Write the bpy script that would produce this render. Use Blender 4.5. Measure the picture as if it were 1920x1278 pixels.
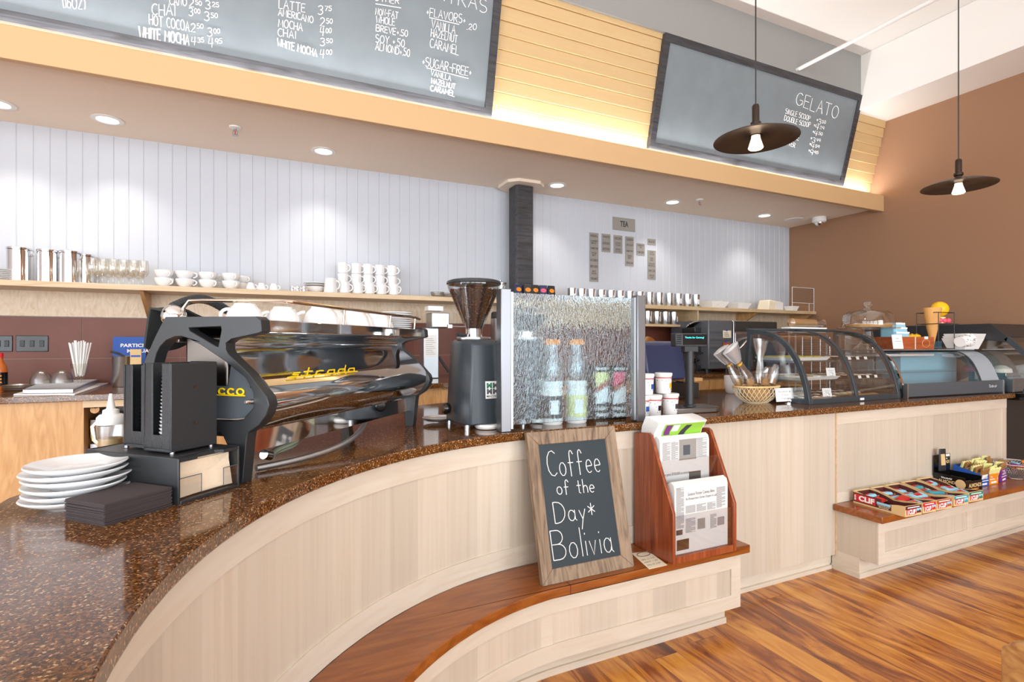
import bpy, bmesh, math, random
from mathutils import Vector, Matrix
from mathutils.geometry import tessellate_polygon
R = math.radians
PI = math.pi
random.seed(7)
S = bpy.context.scene
COL = S.collection
for o in list(bpy.data.objects):
    bpy.data.objects.remove(o)

# ---------------------------------------------------------------- camera, world, daylight, exposure
EYE = 1.36
YAW = R(25.2)
cd = bpy.data.cameras.new('camera')
cam = bpy.data.objects.new('camera', cd)
COL.objects.link(cam)
cam.location = (0, 0, EYE)
cam.rotation_euler = (R(90), 0, -YAW)
cd.sensor_width = 36
cd.lens = 36 * 1000 / 1920
cd.shift_y = 6 / 1920
cd.clip_start = 0.05
S.camera = cam

W = bpy.data.worlds.new('sky')
S.world = W
W.use_nodes = True
bg = W.node_tree.nodes['Background']
bg.inputs[0].default_value = (0.86, 0.93, 1.0, 1)
bg.inputs[1].default_value = 1.0

def area(name, loc, rot, sx, sy, power, col=(1, 1, 1), spread=180):
    l = bpy.data.lights.new(name, 'AREA')
    l.shape = 'RECTANGLE'
    l.size, l.size_y = sx, sy
    l.energy = power
    l.color = col
    l.spread = R(spread)
    o = bpy.data.objects.new(name, l)
    COL.objects.link(o)
    o.location = loc
    o.rotation_euler = rot
    return o

# daylight through the shop-front windows behind the camera and on the left
for wx in (-2.6, 0.4, 3.4):
    area('window_daylight', (wx, -4.3, 1.75), (R(90), 0, 0), 2.6, 2.9, 128, (0.9, 0.95, 1.0))
for wy in (-2.6, 0.2):
    area('window_daylight', (-4.05, wy, 1.75), (R(90), 0, R(-90)), 2.4, 2.9, 85, (0.9, 0.95, 1.0))

try:
    S.cycles.transparent_max_bounces = 40
except Exception:
    pass
S.view_settings.view_transform = 'Standard'
S.view_settings.look = 'None'
S.view_settings.gamma = 1
S.view_settings.use_curve_mapping = False
S.view_settings.exposure = 0.38

# ---------------------------------------------------------------- survey helpers: a bearing from the tripod to a real plane
FX, FY = math.sin(YAW), math.cos(YAW)
def ray(u, v):
    a = (u - 960) / 1000
    return FX + a * FY, FY - a * FX, (645 - v) / 1000
def onz(u, v, z):
    d = ray(u, v); t = (z - EYE) / d[2]
    return Vector((d[0] * t, d[1] * t, z))
def ony(u, v, y):
    d = ray(u, v); t = y / d[1]
    return Vector((d[0] * t, y, EYE + d[2] * t))
def onx(u, v, x):
    d = ray(u, v); t = x / d[0]
    return Vector((x, d[1] * t, EYE + d[2] * t))

# ---------------------------------------------------------------- materials
MATS = {}
def newmat(name):
    m = bpy.data.materials.new(name); m.use_nodes = True
    MATS[name] = m
    return m, m.node_tree, m.node_tree.nodes['Principled BSDF']
def srgb(r, g, b):
    f = lambda c: (c / 255 / 12.92) if c / 255 <= 0.04045 else ((c / 255 + 0.055) / 1.055) ** 2.4
    return (f(r), f(g), f(b), 1)
def plain(name, col, rough=0.5, metal=0, coat=0, bump=0, bscale=200, emit=0, var=0.0, trans=0, spec=0.5):
    m, t, p = newmat(name)
    p.inputs['Base Color'].default_value = col
    p.inputs['Roughness'].default_value = rough
    p.inputs['Metallic'].default_value = metal
    p.inputs['Coat Weight'].default_value = coat
    p.inputs['Specular IOR Level'].default_value = spec
    if trans:
        p.inputs['Transmission Weight'].default_value = trans
    if emit:
        p.inputs['Emission Color'].default_value = col
        p.inputs['Emission Strength'].default_value = emit
    n = t.nodes.new('ShaderNodeTexNoise'); n.inputs['Scale'].default_value = bscale
    n.inputs['Detail'].default_value = 3
    tc = t.nodes.new('ShaderNodeTexCoord')
    t.links.new(tc.outputs['Object'], n.inputs['Vector'])
    if bump:
        b = t.nodes.new('ShaderNodeBump'); b.inputs['Strength'].default_value = bump
        b.inputs['Distance'].default_value = 0.003
        t.links.new(n.outputs['Fac'], b.inputs['Height'])
        t.links.new(b.outputs['Normal'], p.inputs['Normal'])
    if var:
        mx = t.nodes.new('ShaderNodeMixRGB'); mx.blend_type = 'MULTIPLY'
        mx.inputs['Fac'].default_value = var
        mx.inputs['Color1'].default_value = col
        n2 = t.nodes.new('ShaderNodeTexNoise'); n2.inputs['Scale'].default_value = 6; n2.inputs['Detail'].default_value = 5
        t.links.new(tc.outputs['Object'], n2.inputs['Vector'])
        t.links.new(n2.outputs['Fac'], mx.inputs['Color2'])
        t.links.new(mx.outputs['Color'], p.inputs['Base Color'])
    return m
def ramp(t, fac, stops):
    r = t.nodes.new('ShaderNodeValToRGB')
    el = r.color_ramp.elements
    while len(el) < len(stops):
        el.new(0.5)
    for e, (pos, c) in zip(el, stops):
        e.position = pos; e.color = c
    t.links.new(fac, r.inputs['Fac'])
    return r.outputs['Color']
def wood(name, stops, scale=(1, 1, 1), rough=0.4, coat=0.0, detail=6, dist=1.2, nscale=3.0, plank=None, plank_amt=0.25):
    """grain = noise stretched along one axis; plank=(axis, width) adds glued-up staves of varying tone"""
    m, t, p = newmat(name)
    tc = t.nodes.new('ShaderNodeTexCoord')
    mp = t.nodes.new('ShaderNodeMapping'); mp.inputs['Scale'].default_value = scale
    t.links.new(tc.outputs['Object'], mp.inputs['Vector'])
    n = t.nodes.new('ShaderNodeTexNoise')
    n.inputs['Scale'].default_value = nscale; n.inputs['Detail'].default_value = detail; n.inputs['Distortion'].default_value = dist
    t.links.new(mp.outputs['Vector'], n.inputs['Vector'])
    col = ramp(t, n.outputs['Fac'], stops)
    if plank:
        sx = t.nodes.new('ShaderNodeSeparateXYZ')
        t.links.new(tc.outputs['Object'], sx.inputs['Vector'])
        d = t.nodes.new('ShaderNodeMath'); d.operation = 'DIVIDE'; d.inputs[1].default_value = plank[1]
        if plank[0] == 'D':
            sm = t.nodes.new('ShaderNodeMath'); sm.operation = 'ADD'
            t.links.new(sx.outputs['X'], sm.inputs[0]); t.links.new(sx.outputs['Y'], sm.inputs[1])
            t.links.new(sm.outputs[0], d.inputs[0])
        else:
            t.links.new(sx.outputs[plank[0]], d.inputs[0])
        fl = t.nodes.new('ShaderNodeMath'); fl.operation = 'FLOOR'
        t.links.new(d.outputs[0], fl.inputs[0])
        wn = t.nodes.new('ShaderNodeTexWhiteNoise'); wn.noise_dimensions = '1D'
        t.links.new(fl.outputs[0], wn.inputs['W'])
        c2 = ramp(t, wn.outputs['Value'], [(0, (1 - plank_amt, 1 - plank_amt, 1 - plank_amt, 1)), (1, (1, 1, 1, 1))])
        mx = t.nodes.new('ShaderNodeMixRGB'); mx.blend_type = 'MULTIPLY'; mx.inputs['Fac'].default_value = 1
        t.links.new(col, mx.inputs['Color1']); t.links.new(c2, mx.inputs['Color2'])
        col = mx.outputs['Color']
    t.links.new(col, p.inputs['Base Color'])
    p.inputs['Roughness'].default_value = rough
    p.inputs['Coat Weight'].default_value = coat
    p.inputs['Coat Roughness'].default_value = 0.12
    return m
def thin_glass(name, tint=(1, 1, 1, 1), refl=0.06, edge=0.6, rough=0.02):
    """clear thin-walled glass: transparent with a Fresnel-like mirror layer"""
    m, t, p = newmat(name)
    t.nodes.remove(p)
    out = t.nodes['Material Output']
    tr = t.nodes.new('ShaderNodeBsdfTransparent'); tr.inputs[0].default_value = tint
    gl = t.nodes.new('ShaderNodeBsdfGlossy'); gl.inputs['Roughness'].default_value = rough
    lw = t.nodes.new('ShaderNodeLayerWeight'); lw.inputs['Blend'].default_value = 0.35
    mr = t.nodes.new('ShaderNodeMapRange')
    mr.inputs['To Min'].default_value = refl; mr.inputs['To Max'].default_value = edge
    t.links.new(lw.outputs['Facing'], mr.inputs['Value'])
    mx = t.nodes.new('ShaderNodeMixShader')
    t.links.new(mr.outputs[0], mx.inputs[0])
    t.links.new(tr.outputs[0], mx.inputs[1]); t.links.new(gl.outputs[0], mx.inputs[2])
    t.links.new(mx.outputs[0], out.inputs['Surface'])
    return m

MAPLE_STOPS = [(0.2, srgb(204, 188, 166)), (0.5, srgb(212, 199, 180)), (0.8, srgb(216, 205, 189))]
maple = wood('pale_maple', MAPLE_STOPS, (14, 14, 0.4), 0.42, 0.1, dist=0.6, plank=('D', 0.19), plank_amt=0.17)
maple_rail = wood('maple_rail', [(0.2, srgb(206, 190, 168)), (0.5, srgb(214, 202, 184)), (0.8, srgb(218, 208, 192))], (1.1, 1.1, 9), 0.42, 0.1)
maple_warm = wood('warm_maple', [(0.3, srgb(188, 138, 82)), (0.55, srgb(206, 160, 104)), (0.75, srgb(214, 172, 118))], (6, 6, 0.8), 0.4, 0.1, dist=2.5)
maple_shelf = wood('maple_shelf', [(0.3, srgb(196, 166, 124)), (0.55, srgb(208, 182, 144)), (0.75, srgb(214, 192, 158))], (0.9, 8, 8), 0.4, 0.1)
maple_back = wood('figured_maple', [(0.3, srgb(200, 174, 142)), (0.5, srgb(212, 190, 162)), (0.7, srgb(218, 200, 176))], (5, 5, 2.2), 0.45, 0, dist=3)
cherry = wood('bench_cherry', [(0.28, srgb(116, 58, 18)), (0.5, srgb(142, 77, 27)), (0.72, srgb(158, 92, 38))], (1.2, 9, 9), 0.28, 0.3)
cherry_v = wood('rack_mahogany', [(0.28, srgb(110, 48, 24)), (0.5, srgb(142, 68, 36)), (0.72, srgb(166, 88, 48))], (14, 14, 0.8), 0.3, 0.25)
weathered = wood('weathered_frame', [(0.25, srgb(84, 70, 58)), (0.45, srgb(128, 108, 88)), (0.6, srgb(152, 130, 106)), (0.8, srgb(142, 134, 126))], (10, 10, 1.2), 0.75, 0, dist=2)
black_wood = wood('black_stained_wood', [(0.3, srgb(34, 34, 36)), (0.7, srgb(66, 66, 70))], (1, 14, 14), 0.5)
rolling = wood('pale_beech', [(0.3, srgb(222, 176, 110)), (0.7, srgb(240, 206, 150))], (6, 6, 6), 0.4)
cedar = wood('cedar_box', [(0.3, srgb(140, 66, 30)), (0.7, srgb(186, 98, 52))], (1, 9, 9), 0.4)
stool_wood = wood('stool_wood', [(0.3, srgb(150, 96, 52)), (0.6, srgb(196, 148, 88)), (0.8, srgb(214, 170, 112))], (2, 8, 8), 0.4, 0.2)
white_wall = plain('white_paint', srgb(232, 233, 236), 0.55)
bead_paint = plain('beadboard_paint', srgb(192, 197, 206), 0.55)  # white toned down, like fronts and bulkhead, to offset strong window light
white_ceiling = plain('ceiling_paint', srgb(236, 233, 228), 0.8)
grey_wall = plain('grey_paint', srgb(146, 146, 144), 0.8)
brown_wall = plain('brown_paint', srgb(152, 114, 86), 0.75, bump=0.05, bscale=300)
soffit_paint = plain('lightened_soffit', srgb(238, 224, 208), 0.8)  # taupe lightened to stand in for bounce light that falls short
cornice_paint = plain('yellow_cornice', srgb(202, 167, 122), 0.5)
siding_mat = wood('yellow_siding', [(0.3, srgb(202, 172, 124)), (0.6, srgb(205, 176, 128)), (0.8, srgb(208, 180, 133))], (1, 10, 14), 0.5)
tile_mat = plain('brown_tile', srgb(122, 66, 48), 0.5, var=0.35)
grout_mat = plain('grout', srgb(176, 150, 130), 0.8)
steel = plain('brushed_steel', srgb(190, 190, 192), 0.3, 1)
satin_steel = plain('satin_steel', srgb(186, 190, 194), 0.4, 1)
tin_metal = plain('tin_metal', srgb(212, 216, 220), 0.24, 1)
chrome = plain('chrome', srgb(235, 235, 236), 0.05, 1)
copper_chrome = plain('brass_metal', srgb(214, 170, 104), 0.2, 1)
warm_chrome = plain('warm_chrome', srgb(226, 208, 190), 0.12, 1)  # plain chrome, tinted to stand in for warm reflections
gun_steel = plain('dark_steel', srgb(112, 104, 98), 0.3, 1)
black_metal = plain('black_powder_coat', srgb(40, 42, 44), 0.4, bump=0.1, bscale=700)
black_plastic = plain('black_plastic', srgb(40, 43, 46), 0.36, bump=0.35, bscale=420)
black_gloss = plain('black_gloss', srgb(16, 16, 17), 0.15)
blue_black = plain('slate_lacquer', srgb(52, 60, 66), 0.35)
grey_plate = plain('grey_panel', srgb(78, 84, 90), 0.45)
bronze = plain('dark_bronze', srgb(58, 46, 40), 0.35, 0.6)
porcelain = plain('white_porcelain', srgb(236, 236, 236), 0.12, coat=0.4)
glassy_white = plain('frosted_plastic', srgb(232, 230, 226), 0.35)
white_plastic = plain('white_plastic', srgb(236, 236, 234), 0.35)
paper = plain('white_paper', srgb(238, 238, 236), 0.8)
newsprint = plain('newsprint', srgb(222, 220, 216), 0.85)
ink = plain('ink', srgb(58, 58, 62), 0.8)
mid_ink = plain('grey_print', srgb(140, 140, 142), 0.8)
cream_card = plain('cream_card', srgb(236, 224, 198), 0.8)
kraft = plain('kraft_board', srgb(214, 184, 132), 0.8)
dark_napkin = plain('dark_brown_paper', srgb(62, 52, 52), 0.9, bump=0.3, bscale=500)
dark_edge = plain('navy_paper_edge', srgb(36, 38, 48), 0.9)
tan_napkin = plain('tan_paper', srgb(226, 204, 176), 0.9, bump=0.6, bscale=90)
chalk = plain('chalk', srgb(240, 240, 238), 0.9)
slate_board = plain('chalkboard_slate', srgb(32, 48, 55), 0.55, var=0.3)
menu_slate = plain('glare_dust_chalkboard', srgb(128, 139, 145), 0.36, var=0.25)  # window-glare haze put into the grey, along with chalk dust
bulb_mat = plain('lit_bulb', (1.0, 0.78, 0.55, 1), 0.4, emit=1.6)
lamp_glow = plain('lamp_lens', (1.0, 0.95, 0.86, 1), 0.4, emit=9)
green_text = plain('green_display', (0.05, 0.85, 0.8, 1), 0.4, emit=1.5)
yellow = plain('yellow_enamel', srgb(240, 205, 20), 0.3)
red = plain('red_print', srgb(198, 32, 34), 0.6)
blue = plain('blue_print', srgb(38, 84, 170), 0.6)
orange = plain('orange_print', srgb(232, 140, 30), 0.6)
cream_wire = plain('cream_wire', srgb(222, 206, 172), 0.4)
teal = plain('teal_print', srgb(60, 150, 160), 0.6)
green = plain('green_print', srgb(38, 120, 88), 0.6)
lime = plain('lime_print', srgb(150, 205, 70), 0.6)
purple = plain('purple_print', srgb(120, 48, 128), 0.6)
maroon = plain('maroon_print', srgb(84, 34, 30), 0.6)
rust = plain('rust_print', srgb(170, 80, 46), 0.6)
sky_blue = plain('light_blue_print', srgb(150, 205, 226), 0.45)
brown_wrap = plain('brown_wrapper', srgb(150, 108, 62), 0.4)
lemon_wrap = plain('pale_yellow_wrapper', srgb(226, 222, 150), 0.4)
tan_cookie = plain('baked_dough', srgb(206, 158, 96), 0.8, bump=0.5, bscale=60, var=0.4)
dark_cookie = plain('chocolate_dough', srgb(86, 56, 40), 0.8, bump=0.5, bscale=60)
icing = plain('white_icing', srgb(240, 234, 222), 0.5)
pink = plain('pink_candy', srgb(232, 90, 120), 0.4)
egg_yellow = plain('egg_yellow', srgb(244, 190, 14), 0.4)
waffle = plain('waffle_cone', srgb(214, 160, 92), 0.7, bump=0.8, bscale=55)
hose_green = plain('grey_green_hose', srgb(138, 142, 120), 0.5)
bean = plain('roasted_beans', srgb(92, 56, 38), 0.3)
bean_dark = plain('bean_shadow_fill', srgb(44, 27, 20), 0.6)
oven_grey = plain('oven_enamel', srgb(104, 108, 114), 0.3, 0.3)
post_steel = plain('post_steel', srgb(138, 140, 144), 0.38, 1)
cover_grey = plain('cover_grey', srgb(158, 166, 174), 0.35)
navy = plain('navy_plastic', srgb(42, 50, 84), 0.35)
smoke_plastic = plain('smoked_plastic', srgb(58, 56, 54), 0.3)
amber = plain('amber_sauce', srgb(184, 96, 34), 0.25)
cloth_dark = plain('dark_cloth', srgb(44, 48, 46), 0.95, bump=0.5, bscale=300)
foil = plain('crinkled_foil', srgb(216, 220, 226), 0.35, 0.4, bump=1.0, bscale=55)
tag_grey = plain('grey_tag', srgb(146, 142, 136), 0.7)
glass = thin_glass('clear_glass', (0.97, 0.985, 0.98, 1), 0.08, 0.65)
case_glass = thin_glass('case_glass', (0.93, 0.96, 0.96, 1), 0.07, 0.5)
stem_glass = thin_glass('goblet_glass', (0.985, 0.975, 0.955, 1), 0.05, 0.42)
bag_film = thin_glass('cellophane', (0.96, 0.96, 0.95, 1), 0.22, 0.75, 0.2)
acrylic = thin_glass('acrylic', (0.96, 0.97, 0.98, 1), 0.05, 0.4)
frost_film = thin_glass('cloudy_plastic', (0.82, 0.82, 0.8, 1), 0.2, 0.6, 0.3)

def make_floor():
    m, t, p = newmat('pine_planks')
    tc = t.nodes.new('ShaderNodeTexCoord')
    sx = t.nodes.new('ShaderNodeSeparateXYZ'); t.links.new(tc.outputs['Object'], sx.inputs[0])
    def math_(op, a, b=None):
        n = t.nodes.new('ShaderNodeMath'); n.operation = op
        for i, q in enumerate((a, b)):
            if q is None: continue
            if isinstance(q, (int, float)): n.inputs[i].default_value = q
            else: t.links.new(q, n.inputs[i])
        return n.outputs[0]
    px = math_('DIVIDE', sx.outputs['X'], 0.128)
    ix = math_('FLOOR', px)
    wn = t.nodes.new('ShaderNodeTexWhiteNoise'); wn.noise_dimensions = '1D'; t.links.new(ix, wn.inputs['W'])
    yy = math_('ADD', sx.outputs['Y'], math_('MULTIPLY', wn.outputs['Value'], 7.0))
    py = math_('DIVIDE', yy, 2.6)
    iy = math_('FLOOR', py)
    cid = math_('ADD', math_('MULTIPLY', ix, 17.3), math_('MULTIPLY', iy, 5.71))
    wn2 = t.nodes.new('ShaderNodeTexWhiteNoise'); wn2.noise_dimensions = '1D'; t.links.new(cid, wn2.inputs['W'])
    cb = t.nodes.new('ShaderNodeCombineXYZ')
    t.links.new(math_('MULTIPLY', sx.outputs['X'], 7.0), cb.inputs['X'])
    t.links.new(math_('ADD', math_('MULTIPLY', sx.outputs['Y'], 1.15), math_('MULTIPLY', cid, 3.1)), cb.inputs['Y'])
    t.links.new(math_('MULTIPLY', cid, 1.7), cb.inputs['Z'])
    n = t.nodes.new('ShaderNodeTexNoise'); n.inputs['Scale'].default_value = 1.5; n.inputs['Detail'].default_value = 8
    n.inputs['Distortion'].default_value = 1.6; n.inputs['Roughness'].default_value = 0.6
    t.links.new(cb.outputs[0], n.inputs['Vector'])
    f = math_('ADD', n.outputs['Fac'], math_('MULTIPLY', math_('SUBTRACT', wn2.outputs['Value'], 0.5), 0.26))
    col = ramp(t, f, [(0.26, srgb(88, 38, 10)), (0.38, srgb(140, 72, 22)), (0.48, srgb(186, 116, 40)), (0.62, srgb(210, 146, 60)), (0.8, srgb(222, 166, 84))])
    # knots
    vo = t.nodes.new('ShaderNodeTexVoronoi'); vo.inputs['Scale'].default_value = 1.7
    mp = t.nodes.new('ShaderNodeMapping'); mp.inputs['Scale'].default_value = (1.5, 0.75, 1)
    t.links.new(tc.outputs['Object'], mp.inputs['Vector']); t.links.new(mp.outputs[0], vo.inputs['Vector'])
    kn = ramp(t, vo.outputs['Distance'], [(0.0, (0.2, 0.12, 0.08, 1)), (0.035, (0.45, 0.3, 0.2, 1)), (0.11, (1, 1, 1, 1))])
    mx = t.nodes.new('ShaderNodeMixRGB'); mx.blend_type = 'MULTIPLY'; mx.inputs['Fac'].default_value = 0.85
    t.links.new(col, mx.inputs['Color1']); t.links.new(kn, mx.inputs['Color2'])
    # joints between planks
    fr = math_('FRACT', px); e1 = math_('LESS_THAN', fr, 0.018)
    fr2 = math_('FRACT', py); e2 = math_('LESS_THAN', fr2, 0.0012)
    e = math_('MAXIMUM', e1, e2)
    mj = t.nodes.new('ShaderNodeMixRGB'); mj.inputs['Color2'].default_value = srgb(72, 34, 14)
    t.links.new(math_('MULTIPLY', e, 0.7), mj.inputs['Fac']); t.links.new(mx.outputs[0], mj.inputs['Color1'])
    t.links.new(mj.outputs[0], p.inputs['Base Color'])
    p.inputs['Roughness'].default_value = 0.3
    p.inputs['Coat Weight'].default_value = 0.35; p.inputs['Coat Roughness'].default_value = 0.15
    return m
floor_mat = make_floor()

def make_granite():
    m, t, p = newmat('brown_quartz')
    tc = t.nodes.new('ShaderNodeTexCoord')
    vo = t.nodes.new('ShaderNodeTexVoronoi'); vo.inputs['Scale'].default_value = 310
    t.links.new(tc.outputs['Object'], vo.inputs['Vector'])
    sp = t.nodes.new('ShaderNodeSeparateColor'); t.links.new(vo.outputs['Color'], sp.inputs[0])
    c1 = ramp(t, sp.outputs[0], [(0.0, srgb(50, 30, 14)), (0.3, srgb(84, 52, 25)), (0.6, srgb(112, 70, 32)), (0.9, srgb(138, 90, 46)), (0.985, srgb(196, 164, 124))])
    n = t.nodes.new('ShaderNodeTexNoise'); n.inputs['Scale'].default_value = 60; n.inputs['Detail'].default_value = 4
    t.links.new(tc.outputs['Object'], n.inputs['Vector'])
    c2 = ramp(t, n.outputs['Fac'], [(0.3, (0.6, 0.57, 0.55, 1)), (0.6, (1, 1, 1, 1))])
    mx = t.nodes.new('ShaderNodeMixRGB'); mx.blend_type = 'MULTIPLY'; mx.inputs['Fac'].default_value = 0.8
    t.links.new(c1, mx.inputs['Color1']); t.links.new(c2, mx.inputs['Color2'])
    t.links.new(mx.outputs[0], p.inputs['Base Color'])
    p.inputs['Roughness'].default_value = 0.09
    p.inputs['Specular IOR Level'].default_value = 0.62
    return m
granite = make_granite()
def make_rain():
    m, t, p = newmat('rain_glass')
    out = t.nodes['Material Output']
    tc = t.nodes.new('ShaderNodeTexCoord')
    mp = t.nodes.new('ShaderNodeMapping'); mp.inputs['Scale'].default_value = (95, 95, 34)
    t.links.new(tc.outputs['Object'], mp.inputs['Vector'])
    n = t.nodes.new('ShaderNodeTexNoise'); n.inputs['Scale'].default_value = 1.0; n.inputs['Detail'].default_value = 2; n.inputs['Distortion'].default_value = 1.0
    t.links.new(mp.outputs[0], n.inputs['Vector'])
    b = t.nodes.new('ShaderNodeBump'); b.inputs['Strength'].default_value = 1.0; b.inputs['Distance'].default_value = 0.004
    t.links.new(n.outputs['Fac'], b.inputs['Height'])
    t.nodes.remove(p)
    rf = t.nodes.new('ShaderNodeBsdfRefraction'); rf.inputs['IOR'].default_value = 1.12; rf.inputs['Roughness'].default_value = 0.0
    rf.inputs['Color'].default_value = (0.86, 0.94, 0.97, 1)
    gl = t.nodes.new('ShaderNodeBsdfGlossy'); gl.inputs['Roughness'].default_value = 0.12
    t.links.new(b.outputs[0], rf.inputs['Normal']); t.links.new(b.outputs[0], gl.inputs['Normal'])
    mx = t.nodes.new('ShaderNodeMixShader'); mx.inputs[0].default_value = 0.07
    t.links.new(rf.outputs[0], mx.inputs[1]); t.links.new(gl.outputs[0], mx.inputs[2])
    t.links.new(mx.outputs[0], out.inputs['Surface'])
    return m
rain = make_rain()

# ---------------------------------------------------------------- mesh builder
class MB:
    def __init__(s):
        s.v = []; s.f = []; s.m = []; s.M = Matrix(); s.mi = 0
    def at(s, loc=(0, 0, 0), rz=0, rx=0, ry=0, sc=1):
        s.M = Matrix.Translation(loc) @ Matrix.Rotation(rz, 4, 'Z') @ Matrix.Rotation(ry, 4, 'Y') @ Matrix.Rotation(rx, 4, 'X') @ Matrix.Scale(sc, 4)
        return s
    def mat(s, i): s.mi = i; return s
    def add(s, vs, fs):
        b = len(s.v)
        s.v += [s.M @ Vector(q) for q in vs]
        for f in fs:
            s.f.append([b + i for i in f]); s.m.append(s.mi)
        return s
    def box(s, x0, x1, y0, y1, z0, z1):
        return s.add([(x0, y0, z0), (x1, y0, z0), (x1, y1, z0), (x0, y1, z0), (x0, y0, z1), (x1, y0, z1), (x1, y1, z1), (x0, y1, z1)],
                     [(3, 2, 1, 0), (4, 5, 6, 7), (0, 1, 5, 4), (1, 2, 6, 5), (2, 3, 7, 6), (3, 0, 4, 7)])
    def cbox(s, c, sz):
        return s.box(c[0] - sz[0] / 2, c[0] + sz[0] / 2, c[1] - sz[1] / 2, c[1] + sz[1] / 2, c[2] - sz[2] / 2, c[2] + sz[2] / 2)
    def hexa(s, bot, top):
        """eight-corner block from four bottom and four top points"""
        return s.add(list(bot) + list(top), [(3, 2, 1, 0), (4, 5, 6, 7), (0, 1, 5, 4), (1, 2, 6, 5), (2, 3, 7, 6), (3, 0, 4, 7)])
    def prism(s, poly, a, b, axis='z', holes=()):
        """polygon (with holes) extruded from a to b; axis z: (x,y), axis x: (y,z), axis y: (x,z)"""
        fn = {'z': lambda p, h: (p[0], p[1], h), 'x': lambda p, h: (h, p[0], p[1]), 'y': lambda p, h: (p[0], h, p[1])}[axis]
        loops = [list(poly)] + [list(h) for h in holes]
        tris = tessellate_polygon([[Vector((p[0], p[1], 0)) for p in l] for l in loops])
        flat = [p for l in loops for p in l]
        n = len(flat)
        fs = [tuple(t) for t in tris] + [tuple(i + n for i in reversed(t)) for t in tris]
        o = 0
        for l in loops:
            k = len(l)
            for i in range(k):
                j = (i + 1) % k
                fs.append((o + i, o + j, o + j + n, o + i + n))
            o += k
        return s.add([fn(p, a) for p in flat] + [fn(p, b) for p in flat], fs)
    def lathe(s, prof, c=(0, 0, 0), n=20, sx=1, sy=1, close=False):
        vs = []; fs = []
        k = len(prof)
        for i in range(n):
            a = 2 * PI * i / n
            for r, z in prof:
                vs.append((c[0] + r * sx * math.cos(a), c[1] + r * sy * math.sin(a), c[2] + z))
        for i in range(n):
            j = (i + 1) % n
            for q in range(k - 1):
                fs.append((i * k + q, j * k + q, j * k + q + 1, i * k + q + 1))
            if close:
                fs.append((i * k + k - 1, j * k + k - 1, j * k, i * k))
        return s.add(vs, fs)
    def cyl(s, c, r, h, n=16, r2=None):
        r2 = r if r2 is None else r2
        return s.lathe([(0, 0), (r, 0), (r2, h), (0, h)], c, n)
    def rod(s, a, b, r, n=8, r2=None):
        return s.tube([a, b], r, n, r2=r2)
    def tube(s, path, r, n=8, closed=False, r2=None, flat=1.0):
        P = [Vector(p) for p in path]
        k = len(P)
        vs = []; fs = []
        up = None
        for i in range(k):
            a = P[i - 1] if (i > 0 or closed) else P[i]
            b = P[(i + 1) % k] if (i < k - 1 or closed) else P[i]
            t = (b - a)
            t = t.normalized() if t.length > 1e-9 else Vector((0, 0, 1))
            if up is None:
                up = Vector((0, 0, 1)) if abs(t.z) < 0.9 else Vector((0, 1, 0))
            sd = t.cross(up)
            if sd.length < 1e-6:
                sd = t.cross(Vector((1, 0, 0)))
            sd.normalize()
            nu = sd.cross(t).normalized(); up = nu
            rr = r if r2 is None else r + (r2 - r) * i / max(1, k - 1)
            for q in range(n):
                an = 2 * PI * q / n
                vs.append(P[i] + sd * (math.cos(an) * rr) + nu * (math.sin(an) * rr * flat))
        for i in range(k if closed else k - 1):
            j = (i + 1) % k
            for q in range(n):
                w = (q + 1) % n
                fs.append((i * n + q, i * n + w, j * n + w, j * n + q))
        if not closed:
            fs.append(tuple(reversed(range(n))))
            fs.append(tuple((k - 1) * n + q for q in range(n)))
        return s.add(vs, fs)
    def ball(s, c, r, n=12, sz=1.0):
        k = n // 2 + 1
        prof = [(r * math.sin(PI * i / (k - 1)), -r * sz * math.cos(PI * i / (k - 1))) for i in range(k)]
        return s.lathe(prof, c, n)
    def sheet(s, rows, thick=0.0):
        nr, nc = len(rows), len(rows[0])
        vs = [p for r in rows for p in r]
        fs = [(i * nc + j, i * nc + j + 1, (i + 1) * nc + j + 1, (i + 1) * nc + j) for i in range(nr - 1) for j in range(nc - 1)]
        return s.add(vs, fs)
    def mesh(s, name):
        me = bpy.data.meshes.new(name)
        me.from_pydata([tuple(v) for v in s.v], [], s.f)
        me.polygons.foreach_set('material_index', s.m)
        bm = bmesh.new(); bm.from_mesh(me)
        bmesh.ops.remove_doubles(bm, verts=bm.verts, dist=1e-5)
        bmesh.ops.recalc_face_normals(bm, faces=bm.faces)
        for f in bm.faces: f.smooth = True
        for e in bm.edges:
            if len(e.link_faces) != 2 or e.calc_face_angle(0) > R(38): e.smooth = False
        bm.to_mesh(me); bm.free()
        return me
    def build(s, name, mats, parent=None, bev=0, solid=0, loc=None, rz=0):
        me = s.mesh(name)
        for m in (mats if isinstance(mats, (list, tuple)) else [mats]):
            me.materials.append(m)
        o = bpy.data.objects.new(name, me)
        COL.objects.link(o)
        if parent: o.parent = parent
        if loc is not None: o.location = loc; o.rotation_euler = (0, 0, rz)
        if solid:
            md = o.modifiers.new('wall', 'SOLIDIFY'); md.thickness = solid; md.offset = 0
        if bev:
            md = o.modifiers.new('edge', 'BEVEL'); md.width = bev; md.segments = 2; md.limit_method = 'ANGLE'; md.angle_limit = R(40)
        return o

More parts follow.
